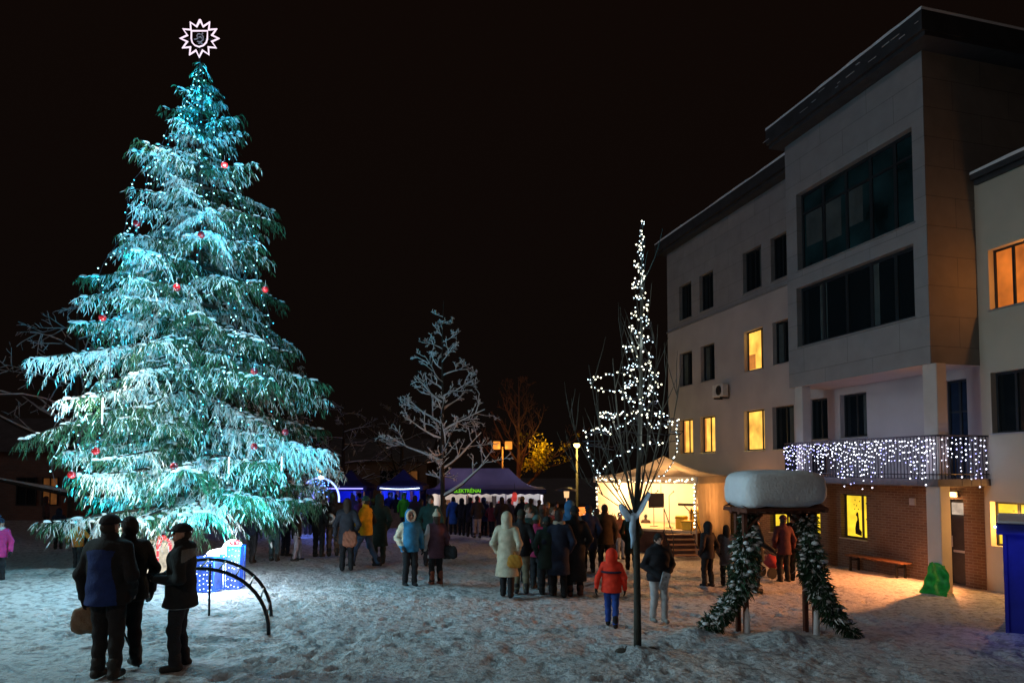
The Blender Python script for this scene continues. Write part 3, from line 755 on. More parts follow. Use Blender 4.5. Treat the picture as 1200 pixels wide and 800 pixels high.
# ---- leafless trees
def bare_tree(loc_, H, seed, label, spread=.42, trunk_r=.14, fork=.28, snow=1.0, levels=3, up=.35, nmain=16, name='bare_tree', barkm=None, snowm=None, twig_r=.008, lean=0.0, group=None, droop=0.0, leaves=None, minz=None, cat='tree'):
    rg = random.Random(seed); root = empty(name, loc_, 0, label, cat, group)
    mb = MB(); sn = MB(); lf = []
    def branch(p, d, L, r, lvl):
        n = 5 if lvl < 3 else 4; pts = [p]; q = p; dd = d.copy()
        for i in range(n):
            dd = (dd + Vector((rg.uniform(-.17, .17), rg.uniform(-.17, .17), rg.uniform(-.13, .15) + up * .13 - droop * .1))).normalized()
            q = q + dd * (L / n); pts.append(q)
        rad = [r * (1 - .8 * i / n) + twig_r * .4 for i in range(n + 1)]
        mb.tube(pts, rad, 6 if lvl < 2 else (4 if lvl < 3 else 3), 0, False)
        if snow and abs(d.z) < .86 + .1 * lvl:
            k = 1.05
            sn.tube([a + Vector((0, 0, rad[i] * .75 + .004)) for i, a in enumerate(pts)], [(x * k + .006) * snow * rg.uniform(.7, 1.2) for x in rad], 5 if lvl < 2 else 3, 0, False)
        if lvl < levels:
            m = rg.randint(4, 6) if lvl == 1 else rg.randint(3, 4)
            for i in range(m):
                t = rg.uniform(.28, 1.0); j = min(n - 1, int(t * n)); a = pts[j].lerp(pts[j + 1], t * n - j)
                ax = dd.orthogonal(); ax.rotate(Matrix.Rotation(rg.random() * 6.28, 3, dd))
                nd = (dd * .75 + ax * rg.uniform(.5, .95) + Vector((0, 0, up * .3))).normalized()
                branch(a, nd, L * rg.uniform(.32, .55) * (1.1 - .4 * t), rad[j] * .6, lvl + 1)
        elif leaves: lf.append(pts[-1]); lf.append(pts[-2])
    tp = [Vector((lean * H * t * t, 0, H * t)) + Vector((rg.uniform(-.03, .03), rg.uniform(-.03, .03), 0)) * (1 if t else 0) for t in (0, .15, .3, .45, .6, .75, .88, 1)]
    tp[0].z = -.25
    rad = [trunk_r * (1 - .93 * t) for t in (0, .15, .3, .45, .6, .75, .88, 1)]
    mb.tube(tp, rad, 10, 0, False)
    off = rg.random() * 6
    for i in range(nmain):
        t = fork + (.96 - fork) * (i / nmain) ** .9; j = min(6, int(np.searchsorted([0, .15, .3, .45, .6, .75, .88, 1], t) - 1))
        tt = [0, .15, .3, .45, .6, .75, .88, 1]; p = tp[j].lerp(tp[j + 1], (t - tt[j]) / (tt[j + 1] - tt[j]))
        a = off + i * 2.4 + rg.uniform(-.3, .3); L = H * spread * (1 - ((t - fork) / (1 - fork)) ** 1.2 * .86) * rg.uniform(.75, 1.1)
        branch(p, Vector((math.cos(a), math.sin(a), up + rg.uniform(-.1, .25))).normalized(), L, trunk_r * (1.05 - t) * .55, 1)
    mb.build('trunk', barkm or M_BARK, root, True)
    if sn.v: sn.build('snow', snowm or M_SNOW, root, True)
    if leaves:
        n = leaves[0]; rg2 = np.random.RandomState(seed); base = np.concatenate([np.array([tuple(lf[i]) for i in rg2.randint(0, len(lf), n)]) + rg2.normal(0, .12, (n, 3))] + [np.array(c) + rg2.normal(0, 1, (q, 3)) * np.array(sd_) for c, q, sd_ in leaves[3]])
        if leaves[2] is not None: base = base[leaves[2](base)]
        n = len(base); d = norm(rg2.normal(0, 1, (n, 3))); wv = norm(np.cross(d, rg2.normal(0, 1, (n, 3)))) * rg2.uniform(.04, .075, (n, 1))
        V, Q = strips(base, d, wv, rg2.uniform(.10, .2, n), np.full(n, .4)); from_arrays('leaves', V, Q, leaves[1], None, root, False)
    return root
p = ground(518, 648); bare_tree(p, 8.3, 11, 'young snow-covered bare tree in front of the purple stall tent', .26, .10, .22, 1.1, 4, .32, 26, twig_r=.006)
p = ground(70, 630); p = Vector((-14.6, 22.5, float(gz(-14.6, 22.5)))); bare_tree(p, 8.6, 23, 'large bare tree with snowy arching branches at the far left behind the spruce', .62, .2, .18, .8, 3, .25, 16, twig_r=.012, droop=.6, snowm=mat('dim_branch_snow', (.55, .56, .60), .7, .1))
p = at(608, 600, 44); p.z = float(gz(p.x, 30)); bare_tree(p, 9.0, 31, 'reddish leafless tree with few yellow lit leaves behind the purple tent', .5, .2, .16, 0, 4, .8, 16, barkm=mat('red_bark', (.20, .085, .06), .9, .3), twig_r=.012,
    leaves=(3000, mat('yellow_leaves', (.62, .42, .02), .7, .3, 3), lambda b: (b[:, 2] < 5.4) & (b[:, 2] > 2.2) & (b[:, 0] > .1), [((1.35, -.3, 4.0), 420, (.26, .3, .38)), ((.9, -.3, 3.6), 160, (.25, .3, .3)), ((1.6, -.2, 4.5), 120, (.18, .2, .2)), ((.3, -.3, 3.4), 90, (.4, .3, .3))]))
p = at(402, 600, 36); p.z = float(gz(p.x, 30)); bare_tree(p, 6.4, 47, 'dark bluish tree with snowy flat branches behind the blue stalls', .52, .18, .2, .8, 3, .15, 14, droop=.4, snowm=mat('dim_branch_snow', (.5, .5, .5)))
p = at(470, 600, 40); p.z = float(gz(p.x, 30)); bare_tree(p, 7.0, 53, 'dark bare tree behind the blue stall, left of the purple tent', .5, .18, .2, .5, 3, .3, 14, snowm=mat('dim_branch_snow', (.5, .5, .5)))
p = at(345, 640, 24.5); p.z = float(gz(p.x, 24.5))
spruce(p, 6.4, profile([(0, 1.5), (1.5, 1.4), (3.5, .9), (5.5, .3), (6.4, .05)]), 77, 'small snowy conifer behind the right edge of the big spruce', dens=.4, zlow=.9)

# ---- slender tree wound with fairy lights
LT = ground(747, 764); LT.z -= .0
def light_tree():
    rg = random.Random(4); root = empty('young_tree', LT, 0, 'slim leafless tree wound with white fairy lights in front of the stage', 'tree')
    mb = MB()
    sc = LT.y / F
    def P(px, py, dy=0.0):
        q = at(px, py, LT.y + dy); return q - LT
    mb.tube([(0, 0, -.25), P(747, 720), P(746, 640), P(745, 600)], [.064, .056, .050, .052], 12)
    mb.tube([P(745, 600), P(749, 540), P(751, 460), P(752, 380), P(752, 310), P(753, 264)], [.044, .037, .030, .022, .013, .005], 8)
    stems = []
    rng = [(745, 603, 727, 540, 722, 470, 718, 420, .030, .2), (744, 606, 715, 560, 700, 500, 690, 428, .018, -.3), (746, 602, 770, 545, 778, 480, 782, 420, .022, .25), (745, 604, 735, 540, 731, 470, 727, 360, .022, -.4),
           (746, 600, 760, 530, 768, 470, 771, 380, .02, -.3), (744, 606, 700, 560, 676, 530, 664, 470, .014, .1), (745, 605, 765, 560, 790, 520, 797, 440, .014, .1), (743, 608, 722, 575, 705, 545, 686, 520, .012, -.5), (746, 602, 757, 560, 762, 500, 760, 430, .016, .6),
           (745, 605, 712, 585, 690, 570, 668, 545, .010, .3)]
    for (a, b, c, d, e, f, g, h, r_, dy) in rng:
        pts = [P(a, b), P(c, d, dy * .4), P(e, f, dy * .8), P(g, h, dy)]
        # smooth the four points to a curve
        cur = []
        for t in np.linspace(0, 1, 10):
            q = ((1 - t) ** 3) * pts[0] + 3 * t * (1 - t) ** 2 * pts[1] + 3 * t * t * (1 - t) * pts[2] + t ** 3 * pts[3]; cur.append(q)
        mb.tube(cur, [r_ * .66 * (1 - .85 * t) + .003 for t in np.linspace(0, 1, 10)], 6, 0, False); stems.append(cur)
    tops = [P(751, y_) for y_ in (520, 500, 480, 462, 440, 425, 410, 395, 380, 365, 350, 335)]
    src = [(c[rg.randint(2, 8)], c) for c in stems for _ in range(7)] + [(q, None) for q in tops for _ in range(2)]
    for q, c in src:
        a = rg.random() * 6.28; d = Vector((math.cos(a) * .55, math.sin(a) * .55, 1.0)).normalized(); L = rg.uniform(.35, .95); pts = [q]
        for i in range(4):
            d = (d + Vector((rg.uniform(-.1, .1), rg.uniform(-.1, .1), .14))).normalized(); pts.append(pts[-1] + d * L / 4)
        mb.tube(pts, [.009, .007, .006, .004, .002], 4, 0, False)
    mb.build('trunk', M_BARK2, root, True)
    # bluish cloth wrap tied in the fork with a hanging end
    mb = MB(); k = 14; ring = []
    cl = MB()
    pts = [P(727, 594), P(735, 604), P(744, 602), P(752, 592), P(760, 578)]
    for i, (wdt, q) in enumerate(zip((.06, .09, .10, .08, .03), pts)):
        for j in range(8):
            a = 2 * PI * j / 8; cl.v.append(tuple(q + Vector((wdt * .55 * math.cos(a) * (1.0 if i in (0, 4) else .9), -.03 + .12 * math.sin(a), wdt * math.sin(a + .5) * .9))))
    for i in range(4):
        for j in range(8): cl.f.append((i * 8 + j, i * 8 + (j + 1) % 8, i * 8 + 8 + (j + 1) % 8, i * 8 + 8 + j)); cl.m.append(0)
    cl.f += [tuple(range(7, -1, -1)), tuple(32 + j for j in range(8))]; cl.m += [0, 0]
    cl.tube([P(742, 604, -.12), P(741, 620, -.13), P(742, 632, -.12), P(740, 642, -.10)], [.045, .05, .035, .012], 8)
    cl.build('cloth_wrap', mat('pale_blue_cloth', (.45, .62, .80), .7, .2, 8, .4, 20), root, True)
    mb = MB(); 
    for (x, y, r_) in ((-.25, -.1, .12), (.1, -.18, .10), (-.1, .1, .11), (.22, .05, .09)): mb.ball((x, y, .03), r_, 0, 8, 6, .5)
    mb.build('clods', mat('frozen_soil', (.07, .055, .045), .9, .4, 9, .5, 20), root, True)
light_tree()
M_WLED = glow('warm_white_led', (1.0, .97, .74), 4.0); M_CLED = glow('cool_white_led', (.66, .88, 1.0), 4.0)
B_W, B_C = bulb_mesh(M_WLED, .0125), bulb_mesh(M_CLED, .0088)
def helix(y0, y1, r0, r1, turns, ph, cx0=752, cx1=748, n=90):
    out = []
    for i in range(n):
        t = i / (n - 1); a = ph + 2 * PI * turns * t; py = y0 + (y1 - y0) * t; rr = (r0 + (r1 - r0) * t) * rnd.uniform(.55, 1.15); py += rnd.uniform(-5, 5)
        q = at(cx0 + (cx1 - cx0) * t, py, LT.y); out.append(q + Vector((rr * math.cos(a), rr * math.sin(a), .03 * math.sin(a * 1.7))))
    return out
G2 = 'fairy lights on the slim tree'
light_string(helix(262, 345, .02, .10, 4, .4), .070, [B_W, B_C], 'fairy lights spiralling down the leader tip of the slim tree', G2, .03)
light_string(helix(345, 425, .10, .25, 4, 2.0), .085, [B_W, B_C], 'fairy lights wound round the upper crown of the slim tree', G2, .04)
light_string(helix(425, 478, .25, .32, 3, 1.0), .075, [B_C, B_W], 'fairy lights wound round the middle crown of the slim tree', G2, .05)
light_string(helix(478, 525, .60, .72, 2.6, .3, 744, 742), .095, [B_C, B_W], 'widest ring of fairy lights round the lower crown of the slim tree', G2, .06)
light_string([at(a, b, LT.y - c) for a, b, c in ((742, 440, .1), (725, 436, .3), (706, 441, .2), (690, 446, .0), (700, 456, -.2), (722, 458, -.1), (740, 452, 0))], .065, [B_C, B_W], 'fairy lights draped along the left middle branch of the slim tree', G2, .03)
light_string([at(a, b, LT.y - c) for a, b, c in ((794, 492, .1), (792, 510, .1), (794, 525, .05), (788, 542, .1), (780, 554, .0), (772, 560, .0))], .055, [B_C, B_W], 'fairy lights hanging at the right end of the slim tree', G2, .02)
light_string([at(a, b, LT.y - c) for a, b, c in ((684, 500, .1), (690, 515, .15), (688, 530, .1), (698, 545, .1), (700, 560, .0), (716, 540, .2), (735, 528, .3), (758, 520, .3), (780, 520, .2))], .07, [B_C, B_W], 'fairy lights drooping at the lower left of the slim tree', G2, .03)
# ------------------------------------------------------------------ things standing in the square
M_WOOD = mat('dark_red_wood', (.13, .045, .025), .7, .3, 7, .3, 30)
def G(x, y): return float(gz(x, y))
# ---- arbour with a thick cap of snow, evergreen garlands
aL, aR = ground(870, 741), ground(950, 741)
AC = (aL + aR) / 2; AC.z = G(AC.x, AC.y); AZ = math.atan2(aR.y - aL.y, aR.x - aL.x); HW = (aR - aL).length / 2
sA = F / AC.y                                     # pixels (1200-wide frame) to the metre there
def arbour():
    root = empty('wooden_arbour', AC, AZ, 'small wooden gateway arbour with dark red posts under a thick cap of snow', 'arbour')
    zt = (741 - 596) / sA
    for s in (-1, 1):
        for yy in (-.16, .16):
            mb = MB(); mb.bbox(s * HW - .04, s * HW + .04, yy - .04, yy + .04, -.2, zt, 0, .008); mb.build('post', M_WOOD, root)
        mb = MB(); mb.tube([(s * HW, -.2, .0), (s * HW, -.2, .42), (s * HW * .99, -.19, .52)], [.06, .045, .008], 8); mb.build('post_snow', M_SNOW, root, True)
    W_ = 1.50 / 2
    mb = MB()
    mb.bbox(-HW - .12, HW + .12, -.20, -.12, zt - .12, zt - .001, 0, .01); mb.bbox(-HW - .12, HW + .12, .12, .20, zt - .12, zt - .001, 0, .01)
    for s in (-1, 1):
        mb.tube([(s * HW, -.16, zt - .42), (s * (HW - .32), -.16, zt - .12)], .03, 6); mb.tube([(s * HW, .16, zt - .42), (s * (HW - .32), .16, zt - .12)], .03, 6)
    mb.build('beam', M_WOOD, root)
    mb = MB()
    mb.quad((-W_, -.48, zt), (W_, -.48, zt), (W_, 0, zt + .12), (-W_, 0, zt + .12)); mb.quad((-W_, 0, zt + .12), (W_, 0, zt + .12), (W_, .48, zt), (-W_, .48, zt))
    mb.quad((W_, -.48, zt - .04), (-W_, -.48, zt - .04), (-W_, .48, zt - .04), (W_, .48, zt - .04)); mb.quad((-W_, -.48, zt - .04), (W_, -.48, zt - .04), (W_, -.48, zt), (-W_, -.48, zt))
    mb.quad((-W_, .48, zt - .04), (-W_, -.48, zt - .04), (-W_, -.48, zt), (-W_, .48, zt)); mb.quad((W_, -.48, zt - .04), (W_, .48, zt - .04), (W_, .48, zt), (W_, -.48, zt))
    k = -W_
    while k < W_: mb.box(k, k + .03, -.5, .5, zt - .075, zt - .043); k += .16
    rf = mb.build('roof', M_WOOD, root)
    # the snow cap: rounded block (superellipsoid) with a soft sag
    n, m = 40, 24; V = []; Q = []
    def se(a, e): return math.copysign(abs(a) ** e, a)
    hs = .66
    for j in range(m + 1):
        ph = -PI / 2 + PI * j / m
        for i in range(n):
            th = 2 * PI * i / n
            x = se(math.cos(ph), .30) * se(math.cos(th), .28); y = se(math.cos(ph), .36) * se(math.sin(th), .5); z = se(math.sin(ph), .42)
            nz = (float(fbm(np.array(x * 2.6 + 5), np.array(y * 2.2 + z * 1.5 + 9), 3, 3)) - .5) * 2.2; x = x * (1 + .05 * nz * (1 - abs(z))); y = y * (1 + .09 * (float(fbm(np.array(x * 3 + 1), np.array(z * 2 + 4), 8, 3)) - .5) * 2)
            V.append((x * (W_ + .045) * (1 - .02 * (z > 0)), y * .56, zt + .01 + hs / 2 + z * hs / 2 * (1 + .08 * nz) - (.06 * (x * x) if z > 0 else .05 * nz)))
    for j in range(m):
        for i in range(n):
            a = j * n + i; b_ = j * n + (i + 1) % n; Q.append((a, b_, b_ + n, a + n))
    from_arrays('roof_snow', np.array(V), Q, mat('fresh_snow', (.80, .84, .88), .55, .05, 5, .55, 22), None, rf, True)
arbour()
M_FIR = mat('fir_needles', (.022, .060, .028), .6, .4, 6)
def garland(pxs, rads, label, seed):
    rg = np.random.RandomState(seed)
    pts = []
    for (a, b, dy) in pxs: pts.append(np.array(tuple(at(a, b, AC.y + dy))))
    base = pts[0]; root = empty('evergreen_garland', Vector(base), 0, label, 'garland', 'evergreen garlands on the arbour')
    seg = np.linspace(0, len(pts) - 1, 240); P = []; C = []; Rr = []
    for s in seg:
        i = min(len(pts) - 2, int(s)); c = pts[i] + (pts[i + 1] - pts[i]) * (s - i); r_ = rads[i] + (rads[i + 1] - rads[i]) * (s - i)
        lump = .62 + .5 * float(vnoise(np.array(s * 3.1), np.array(1.), seed))
        for _ in range(24):
            d = rg.normal(0, 1, 3); d /= np.linalg.norm(d); P.append(c + d * r_ * lump * rg.uniform(.3, 1.0) - base); C.append(d)
    P = np.array(P); D = norm(np.array(C) + rg.normal(0, .6, P.shape) + np.array([0, 0, -.25]))
    W = norm(np.cross(D, rg.normal(0, 1, P.shape))) * rg.uniform(.010, .018, (len(P), 1))
    V, Q = strips(P, D, W, rg.uniform(.07, .15, len(P)), rg.uniform(.2, .8, len(P)))
    mi = np.where(rg.rand(len(P)) < .15, 1, 0)
    from_arrays('foliage', V, Q, [M_FIR, M_FROST], np.concatenate([mi, mi]), root, False)
    # clots of snow caught on the outside
    mb = MB()
    for _ in range(330):
        k = rg.randint(0, len(P)); d = C[k]
        if d[2] < -.2 or d[1] > .5: continue
        mb.ball(tuple(P[k] + d * .03), rg.uniform(.02, .070), 0, 7, 5, rg.uniform(.4, .7))
    mb.build('snow', M_SNOW, root, True)
    mb = MB(); mb.tube([tuple(p - base) for p in pts], .03, 6); mb.build('core', M_BARK, root, True)
garland([(877, 602, -.05), (874, 640, -.16), (871, 682, -.18), (856, 706, -.2), (838, 727, -.22), (824, 737, -.24)], [.15, .23, .24, .18, .16, .11], 'snowy evergreen garland wrapped round the left post of the arbour', 3)
garland([(946, 606, -.05), (950, 640, -.16), (951, 668, -.18), (962, 696, -.2), (980, 724, -.22), (1003, 744, -.24)], [.15, .19, .21, .19, .16, .10], 'snowy evergreen garland wrapped round the right post of the arbour', 8)

# ---- climbing arch
def climbing_arch():
    r1, r2 = ground(315, 739), ground(318, 722); l1 = ground(141, 747); l2 = l1 + (r2 - r1)
    c = (r1 + l1) / 2; root = empty('climbing_arch', c, 0, 'black metal arched playground ladder standing in the snow', 'playground arch')
    def arc(a, b, h):
        out = []
        for k in range(25):
            t = PI * k / 24; f = .5 - .5 * math.cos(t); p = a.lerp(b, f); p = Vector((p.x, p.y, p.z - .05 + (h + .05) * math.sin(t) ** .92)); out.append(p - c)
        return out
    A1, A2 = arc(l1, r1, .92), arc(l2, r2, .92)
    for A in (A1, A2):
        mb = MB(); mb.tube(A, .028, 8); mb.build('rail', M_BLACKM, root, True)
    for k in range(2, 23, 2):
        mb = MB(); mb.tube([A1[k], A2[k]], .014, 6); mb.build('rung', M_BLACKM, root, True)
    q = ground(245, 719) - c; mb = MB(); mb.tube([(q.x, q.y, q.z - .1), (q.x, q.y, q.z + .80)], .018, 6); mb.build('post', M_BLACKM, root, True)
climbing_arch()

# ---- light figures under the spruce
M_BLUEB = glow('blue_light_mesh', (.02, .14, 1.0), .85, True, .35, 9); M_BLUEF = mat('blue_tinsel', (.02, .08, .5), .5, .3, 12)
M_WHITEB = glow('white_light_mesh', (.80, .90, 1.0), 22, True, .3, 8); M_CREAM = glow('cream_light_mesh', (1.0, .88, .66), .75, True, .5, 7)
M_REDN = glow('red_neon', (1.0, .035, .05), 1.6, True); M_PINKN = glow('pink_neon', (1.0, .45, .45), 1.5)
def gift(px0, px1, pyt, pyb, dpt, body, frame, label, bow, bulb=None, yaw=0.0):
    b = ground((px0 + px1) / 2, pyb); s = F / b.y; w_ = (px1 - px0) / s; h = (pyb - pyt) / s
    root = empty('gift_box', b, yaw, label, 'light figure', 'lit gift figures under the spruce')
    mb = MB(); e = .02
    mb.box(-w_ / 2 + e, w_ / 2 - e, -dpt / 2 + e, dpt / 2 - e, .02, h - .02); mb.build('box', body, root)
    mb = MB()
    for sx_ in (-1, 1):
        for sy_ in (-1, 1):
            mb.tube([(sx_ * w_ / 2, sy_ * dpt / 2, -.06), (sx_ * w_ / 2, sy_ * dpt / 2, h)], .014, 5)
        for z in (.01, h): mb.tube([(sx_ * w_ / 2, -dpt / 2, z), (sx_ * w_ / 2, dpt / 2, z)], .014, 5)
    for sy_ in (-1, 1):
        for z in (.01, h): mb.tube([(-w_ / 2, sy_ * dpt / 2, z), (w_ / 2, sy_ * dpt / 2, z)], .014, 5)
    mb.build('frame', frame, root)
    if bow:
        mb = MB()
        for sg in (-1, 1):
            mb.tube([(0, 0, h + .02)] + [(sg * .085 * math.sin(t), -.03, h + .03 + .04 * (1 - math.cos(t))) for t in np.linspace(.4, PI * .9, 8)] + [(0, 0, h + .05)], .022, 6)
            mb.tube([(0, 0, h + .03), (sg * .09, -.06, h + .02)], [.016, .010], 5)
        mb.build('bow', bow, root, True)
    if bulb:
        rg = random.Random(int(px0)); mb = MB(); k = 0
        for i in range(5):
            for j in range(7):
                x = -w_ / 2 + w_ * (i + .5 + rg.uniform(-.2, .2)) / 5; z = h * (j + .5 + rg.uniform(-.2, .2)) / 7
                mb.ball((x, -dpt / 2 - .012, z), .012, 0, 6, 4)
        mb.build('bulbs', bulb, root)['kind'] = 'stuff'
    return root, b, w_, h
gift(172, 206, 634, 674, .5, M_CREAM, mat('cream_frame', (.6, .55, .45), .6), 'cream white lit gift box left of the man in the dark coat, under the spruce', M_REDN, None, .15)
gift(234, 257, 652, 691, .4, M_BLUEB, M_BLUEF, 'blue lit gift box nearest the climbing arch, dotted with white lights', None, M_CLED, -.1)
gift(266, 283, 640, 688, .34, M_BLUEB, M_BLUEF, 'tall blue lit gift box with a red bow at the right under the spruce', M_REDN, M_CLED, .1)
def white_figure():
    b = ground(255, 682); b = b + Vector((0, .15, 0)); b.z = G(b.x, b.y)
    root = empty('light_figure', b, 0, 'bright white glowing rounded light figure between the two blue gift boxes', 'light figure', 'lit gift figures under the spruce')
    mb = MB(); mb.bbox(-.42, .30, -.18, .18, .02, .42, 0, .10); mb.build('body', M_WHITEB, root, True)
    mb = MB(); mb.ball((.24, 0, .68), .20, 0, 16, 10, .95); mb.build('head', M_WHITEB, root, True)
    mb = MB(); mb.tube([(-.40, -.02, .40), (-.20, -.02, .56), (.05, -.02, .60)], [.05, .09, .10], 8); mb.build('bow', M_WHITEB, root, True)
    for x in (-.32, .2):
        mb = MB(); mb.tube([(x, 0, -.06), (x, 0, .05)], .03, 6); mb.build('leg', M_WHITEB, root)
white_figure()
def candy_cane(px, pyt, pyb, flip, label):
    b = ground(px, pyb); h = (pyb - pyt) / (F / b.y); root = empty('candy_cane', b, 0, label, 'light figure', 'candy cane lights')
    r_ = .115; pts = [Vector((0, 0, -.05 + (h - r_ + .05) * t)) for t in np.linspace(0, 1, 12)] + [Vector((flip * (r_ - r_ * math.cos(t)), 0, h - r_ + r_ * math.sin(t))) for t in np.linspace(.25, PI * 1.12, 10)]
    mb = MB(); mb.tube(pts, .024, 8); mb.build('stem', M_REDN, root, True)
    mb = MB()
    for i in range(1, len(pts) - 1, 2):
        p, q = pts[i], pts[i + 1]; mb.tube([p.lerp(q, .1), p.lerp(q, .5)], .027, 8)
    mb.build('stripes', M_PINKN, root, True)
candy_cane(184, 631, 681, 1, 'red neon candy cane nearest the man in the dark coat, before the cream gift')
candy_cane(199, 632, 679, -1, 'red neon candy cane half hidden behind the man in the dark coat')
# low green laser or flood heads in the snow round the spruce
FLOODS = []
def floodlight(x, y, label, col, tgt):
    root = empty('floodlight', (x, y, G(x, y)), 0, label, 'floodlight', 'floodlights round the spruce')
    mb = MB(); mb.tube([(-.1, 0, -.05), (-.1, 0, .16), (.1, 0, .16), (.1, 0, -.05)], .012, 5); mb.build('bracket', M_BLACKM, root)
    mb = MB(); mb.bbox(-.09, .09, -.05, .05, .09, .24, 0, .012); mb.build('housing', M_BLACKM, root)

# ---- blue kiosk at the right edge
def kiosk():
    p = ground(1181, 742); root = empty('market_kiosk', p, R(-36), 'deep blue fabric market kiosk with an overhanging flat canopy at the right edge', 'kiosk')
    s = F / p.y; h = (741 - 626) / s
    mb = MB(); mb.box(.0, 2.6, .0, 2.2, .0, h)
    mb.build('side_panel', mat('blue_fabric', (.012, .020, .24), .7, .2, 3, .3, 6), root)
    mb = MB()
    for x in (-.0, 1.3, 2.6): mb.bbox(x - .03, x + .03, -.035, .025 - .03, 0, h, 0, .006)
    mb.build('corner_post', mat('blue_post', (.015, .02, .25), .5), root)
    mb = MB(); mb.bbox(-.12, 2.8, -.35, 2.4, h + .002, h + .20, 0, .02); cn = mb.build('canopy', mat('blue_canopy', (.012, .02, .20), .6, .2, 3), root)
    mb = MB(); mb.bbox(-.1, 2.78, -.33, 2.38, h + .201, h + .25, 0, .02); mb.build('snow', M_SNOW, cn)
    mb = MB(); mb.ball((-.13, -.36, h + .14), .022, 0, 8, 6); mb.build('lamp', M_CLED, root)
    light('kiosk_lamp', 'AREA', p + Vector((.55, -.95, h + .0)), 9, (.12, .16, 1.0), target=p + Vector((.75, -.45, .2)), size=(1.8, .06))
    light('kiosk_edge', 'POINT', p + Vector((-.42, -.25, h - .1)), 1.5, (.15, .2, 1.0), .06)
kiosk()

# ---- background stalls
M_CANVAS_W = mat('white_canvas', (.72, .70, .66), .8, .05, 3); M_ALU = mat('aluminium_pole', (.4, .4, .42), .35, .05, 5, 0, 40, .8)
def canvas(name, col, tr):
    m = mat(name, col, .85, .12, 1.6); nt = m.node_tree; b = nt.nodes['Principled BSDF']; o = nt.nodes['Material Output']
    t = nt.nodes.new('ShaderNodeBsdfTranslucent'); x = nt.nodes.new('ShaderNodeMixShader'); x.inputs['Fac'].default_value = tr
    nt.links.new(b.inputs['Base Color'].links[0].from_socket, t.inputs['Color'])
    nt.links.new(b.outputs['BSDF'], x.inputs[1]); nt.links.new(t.outputs['BSDF'], x.inputs[2]); nt.links.new(x.outputs['Shader'], o.inputs['Surface'])
    return m
M_COUNTER = mat('counter_board', (.25, .16, .10), .8, .2, 4)
def stall(px0, px1, Y, zt, depth, label, fabric, wallm, strip_m, lampcol, lp, droop=.05):
    a, b = at(px0, 600, Y), at(px1, 600, Y); w_ = (b - a).length; c = (a + b) / 2; c.z = G(c.x, c.y)
    root = empty('market_stall', c, math.atan2(b.y - a.y, b.x - a.x), label, 'stall', 'market stalls'); zt = zt - c.z
    for sx_ in (-1, 1):
        for sy_ in (0, depth): mb = MB(); mb.tube([(sx_ * w_ / 2, sy_, -.1), (sx_ * w_ / 2, sy_, zt)], .025, 6); mb.build('pole', M_ALU, root)
    mb = MB(); mb.quad((-w_ / 2, depth - .02, .0), (w_ / 2, depth - .02, 0), (w_ / 2, depth - .02, zt), (-w_ / 2, depth - .02, zt))
    mb.quad((-w_ / 2 + .02, 0.05, 0), (-w_ / 2 + .02, depth, 0), (-w_ / 2 + .02, depth, zt), (-w_ / 2 + .02, .05, zt)); mb.quad((w_ / 2 - .02, .05, 0), (w_ / 2 - .02, depth, 0), (w_ / 2 - .02, depth, zt), (w_ / 2 - .02, .05, zt)); mb.build('back_sheet', wallm, root)
    ap = (0, depth / 2, zt + .75); ov = .15
    cs = [(-w_ / 2 - ov, -ov, zt), (w_ / 2 + ov, -ov, zt), (w_ / 2 + ov, depth + ov, zt), (-w_ / 2 - ov, depth + ov, zt)]
    mb = MB()
    for i in range(4):
        p, q = Vector(cs[i]), Vector(cs[(i + 1) % 4]); A = Vector(ap); m1, m2 = p.lerp(A, .5) - Vector((0, 0, .12)), q.lerp(A, .5) - Vector((0, 0, .12))
        mb.quad(p, q, m2, m1); mb.poly([m1, m2, A]); mb.quad(p - Vector((0, 0, .22)), q - Vector((0, 0, .22)), q, p)
    mb.build('canopy', fabric, root)
    mb = MB(); mb.box(-w_ / 2 + .1, w_ / 2 - .1, .25, .7, .0, .88); mb.build('counter', M_COUNTER, root)
    mb = MB(); n = 10; mb.tube([(-w_ / 2 + w_ * i / n, -.19, zt - .10 - droop * math.sin(PI * i / n)) for i in range(n + 1)], .020, 6); mb.build('light_strip', strip_m, root, True)
    rg = random.Random(int(px0)); mb = MB()
    for q in range(9):
        x = rg.uniform(-w_ / 2 + .2, w_ / 2 - .2); h_ = rg.uniform(.12, .4); mb.box(x - .08, x + .08, .35, .55, .881, .88 + h_, q % 3)
    for q in range(7):
        x = rg.uniform(-w_ / 2 + .15, w_ / 2 - .15); h_ = rg.uniform(.2, .5); z_ = zt - rg.uniform(.2, .4); mb.box(x - .07, x + .07, depth - .2, depth - .1, z_ - h_, z_, q % 3)
    mb.build('goods', [mat('goods_a', (.05, .05, .06)), mat('goods_b', (.4, .42, .45)), mat('goods_c', (.25, .06, .04))], root)['kind'] = 'stuff'
    light('stall_lamp', 'POINT', c + Vector((0, depth * .45, zt - .25)), lp, lampcol, .12)
    return root, c, w_, zt
M_BLUEW = mat('blue_sheet', (.05, .09, .6), .8, .3, 2); M_NAVY = mat('navy_canopy', (.02, .025, .12), .7, .3, 2)
M_STRIP = glow('cool_strip', (.62, .78, 1.0), 4.5, True); M_STRIPV = glow('violet_strip', (.30, .28, 1.0), 3.2, True)
stall(446, 492, 31, 2.12, 2.0, 'blue lit stall with a white sagging light strip, left of the purple tent', M_NAVY, M_BLUEW, M_STRIP, (.12, .2, 1), 55)
stall(384, 426, 31, 2.10, 2.0, 'blue lit stall with a violet light strip beside the light arch', M_NAVY, M_BLUEW, M_STRIPV, (.08, .12, 1), 38, .0)
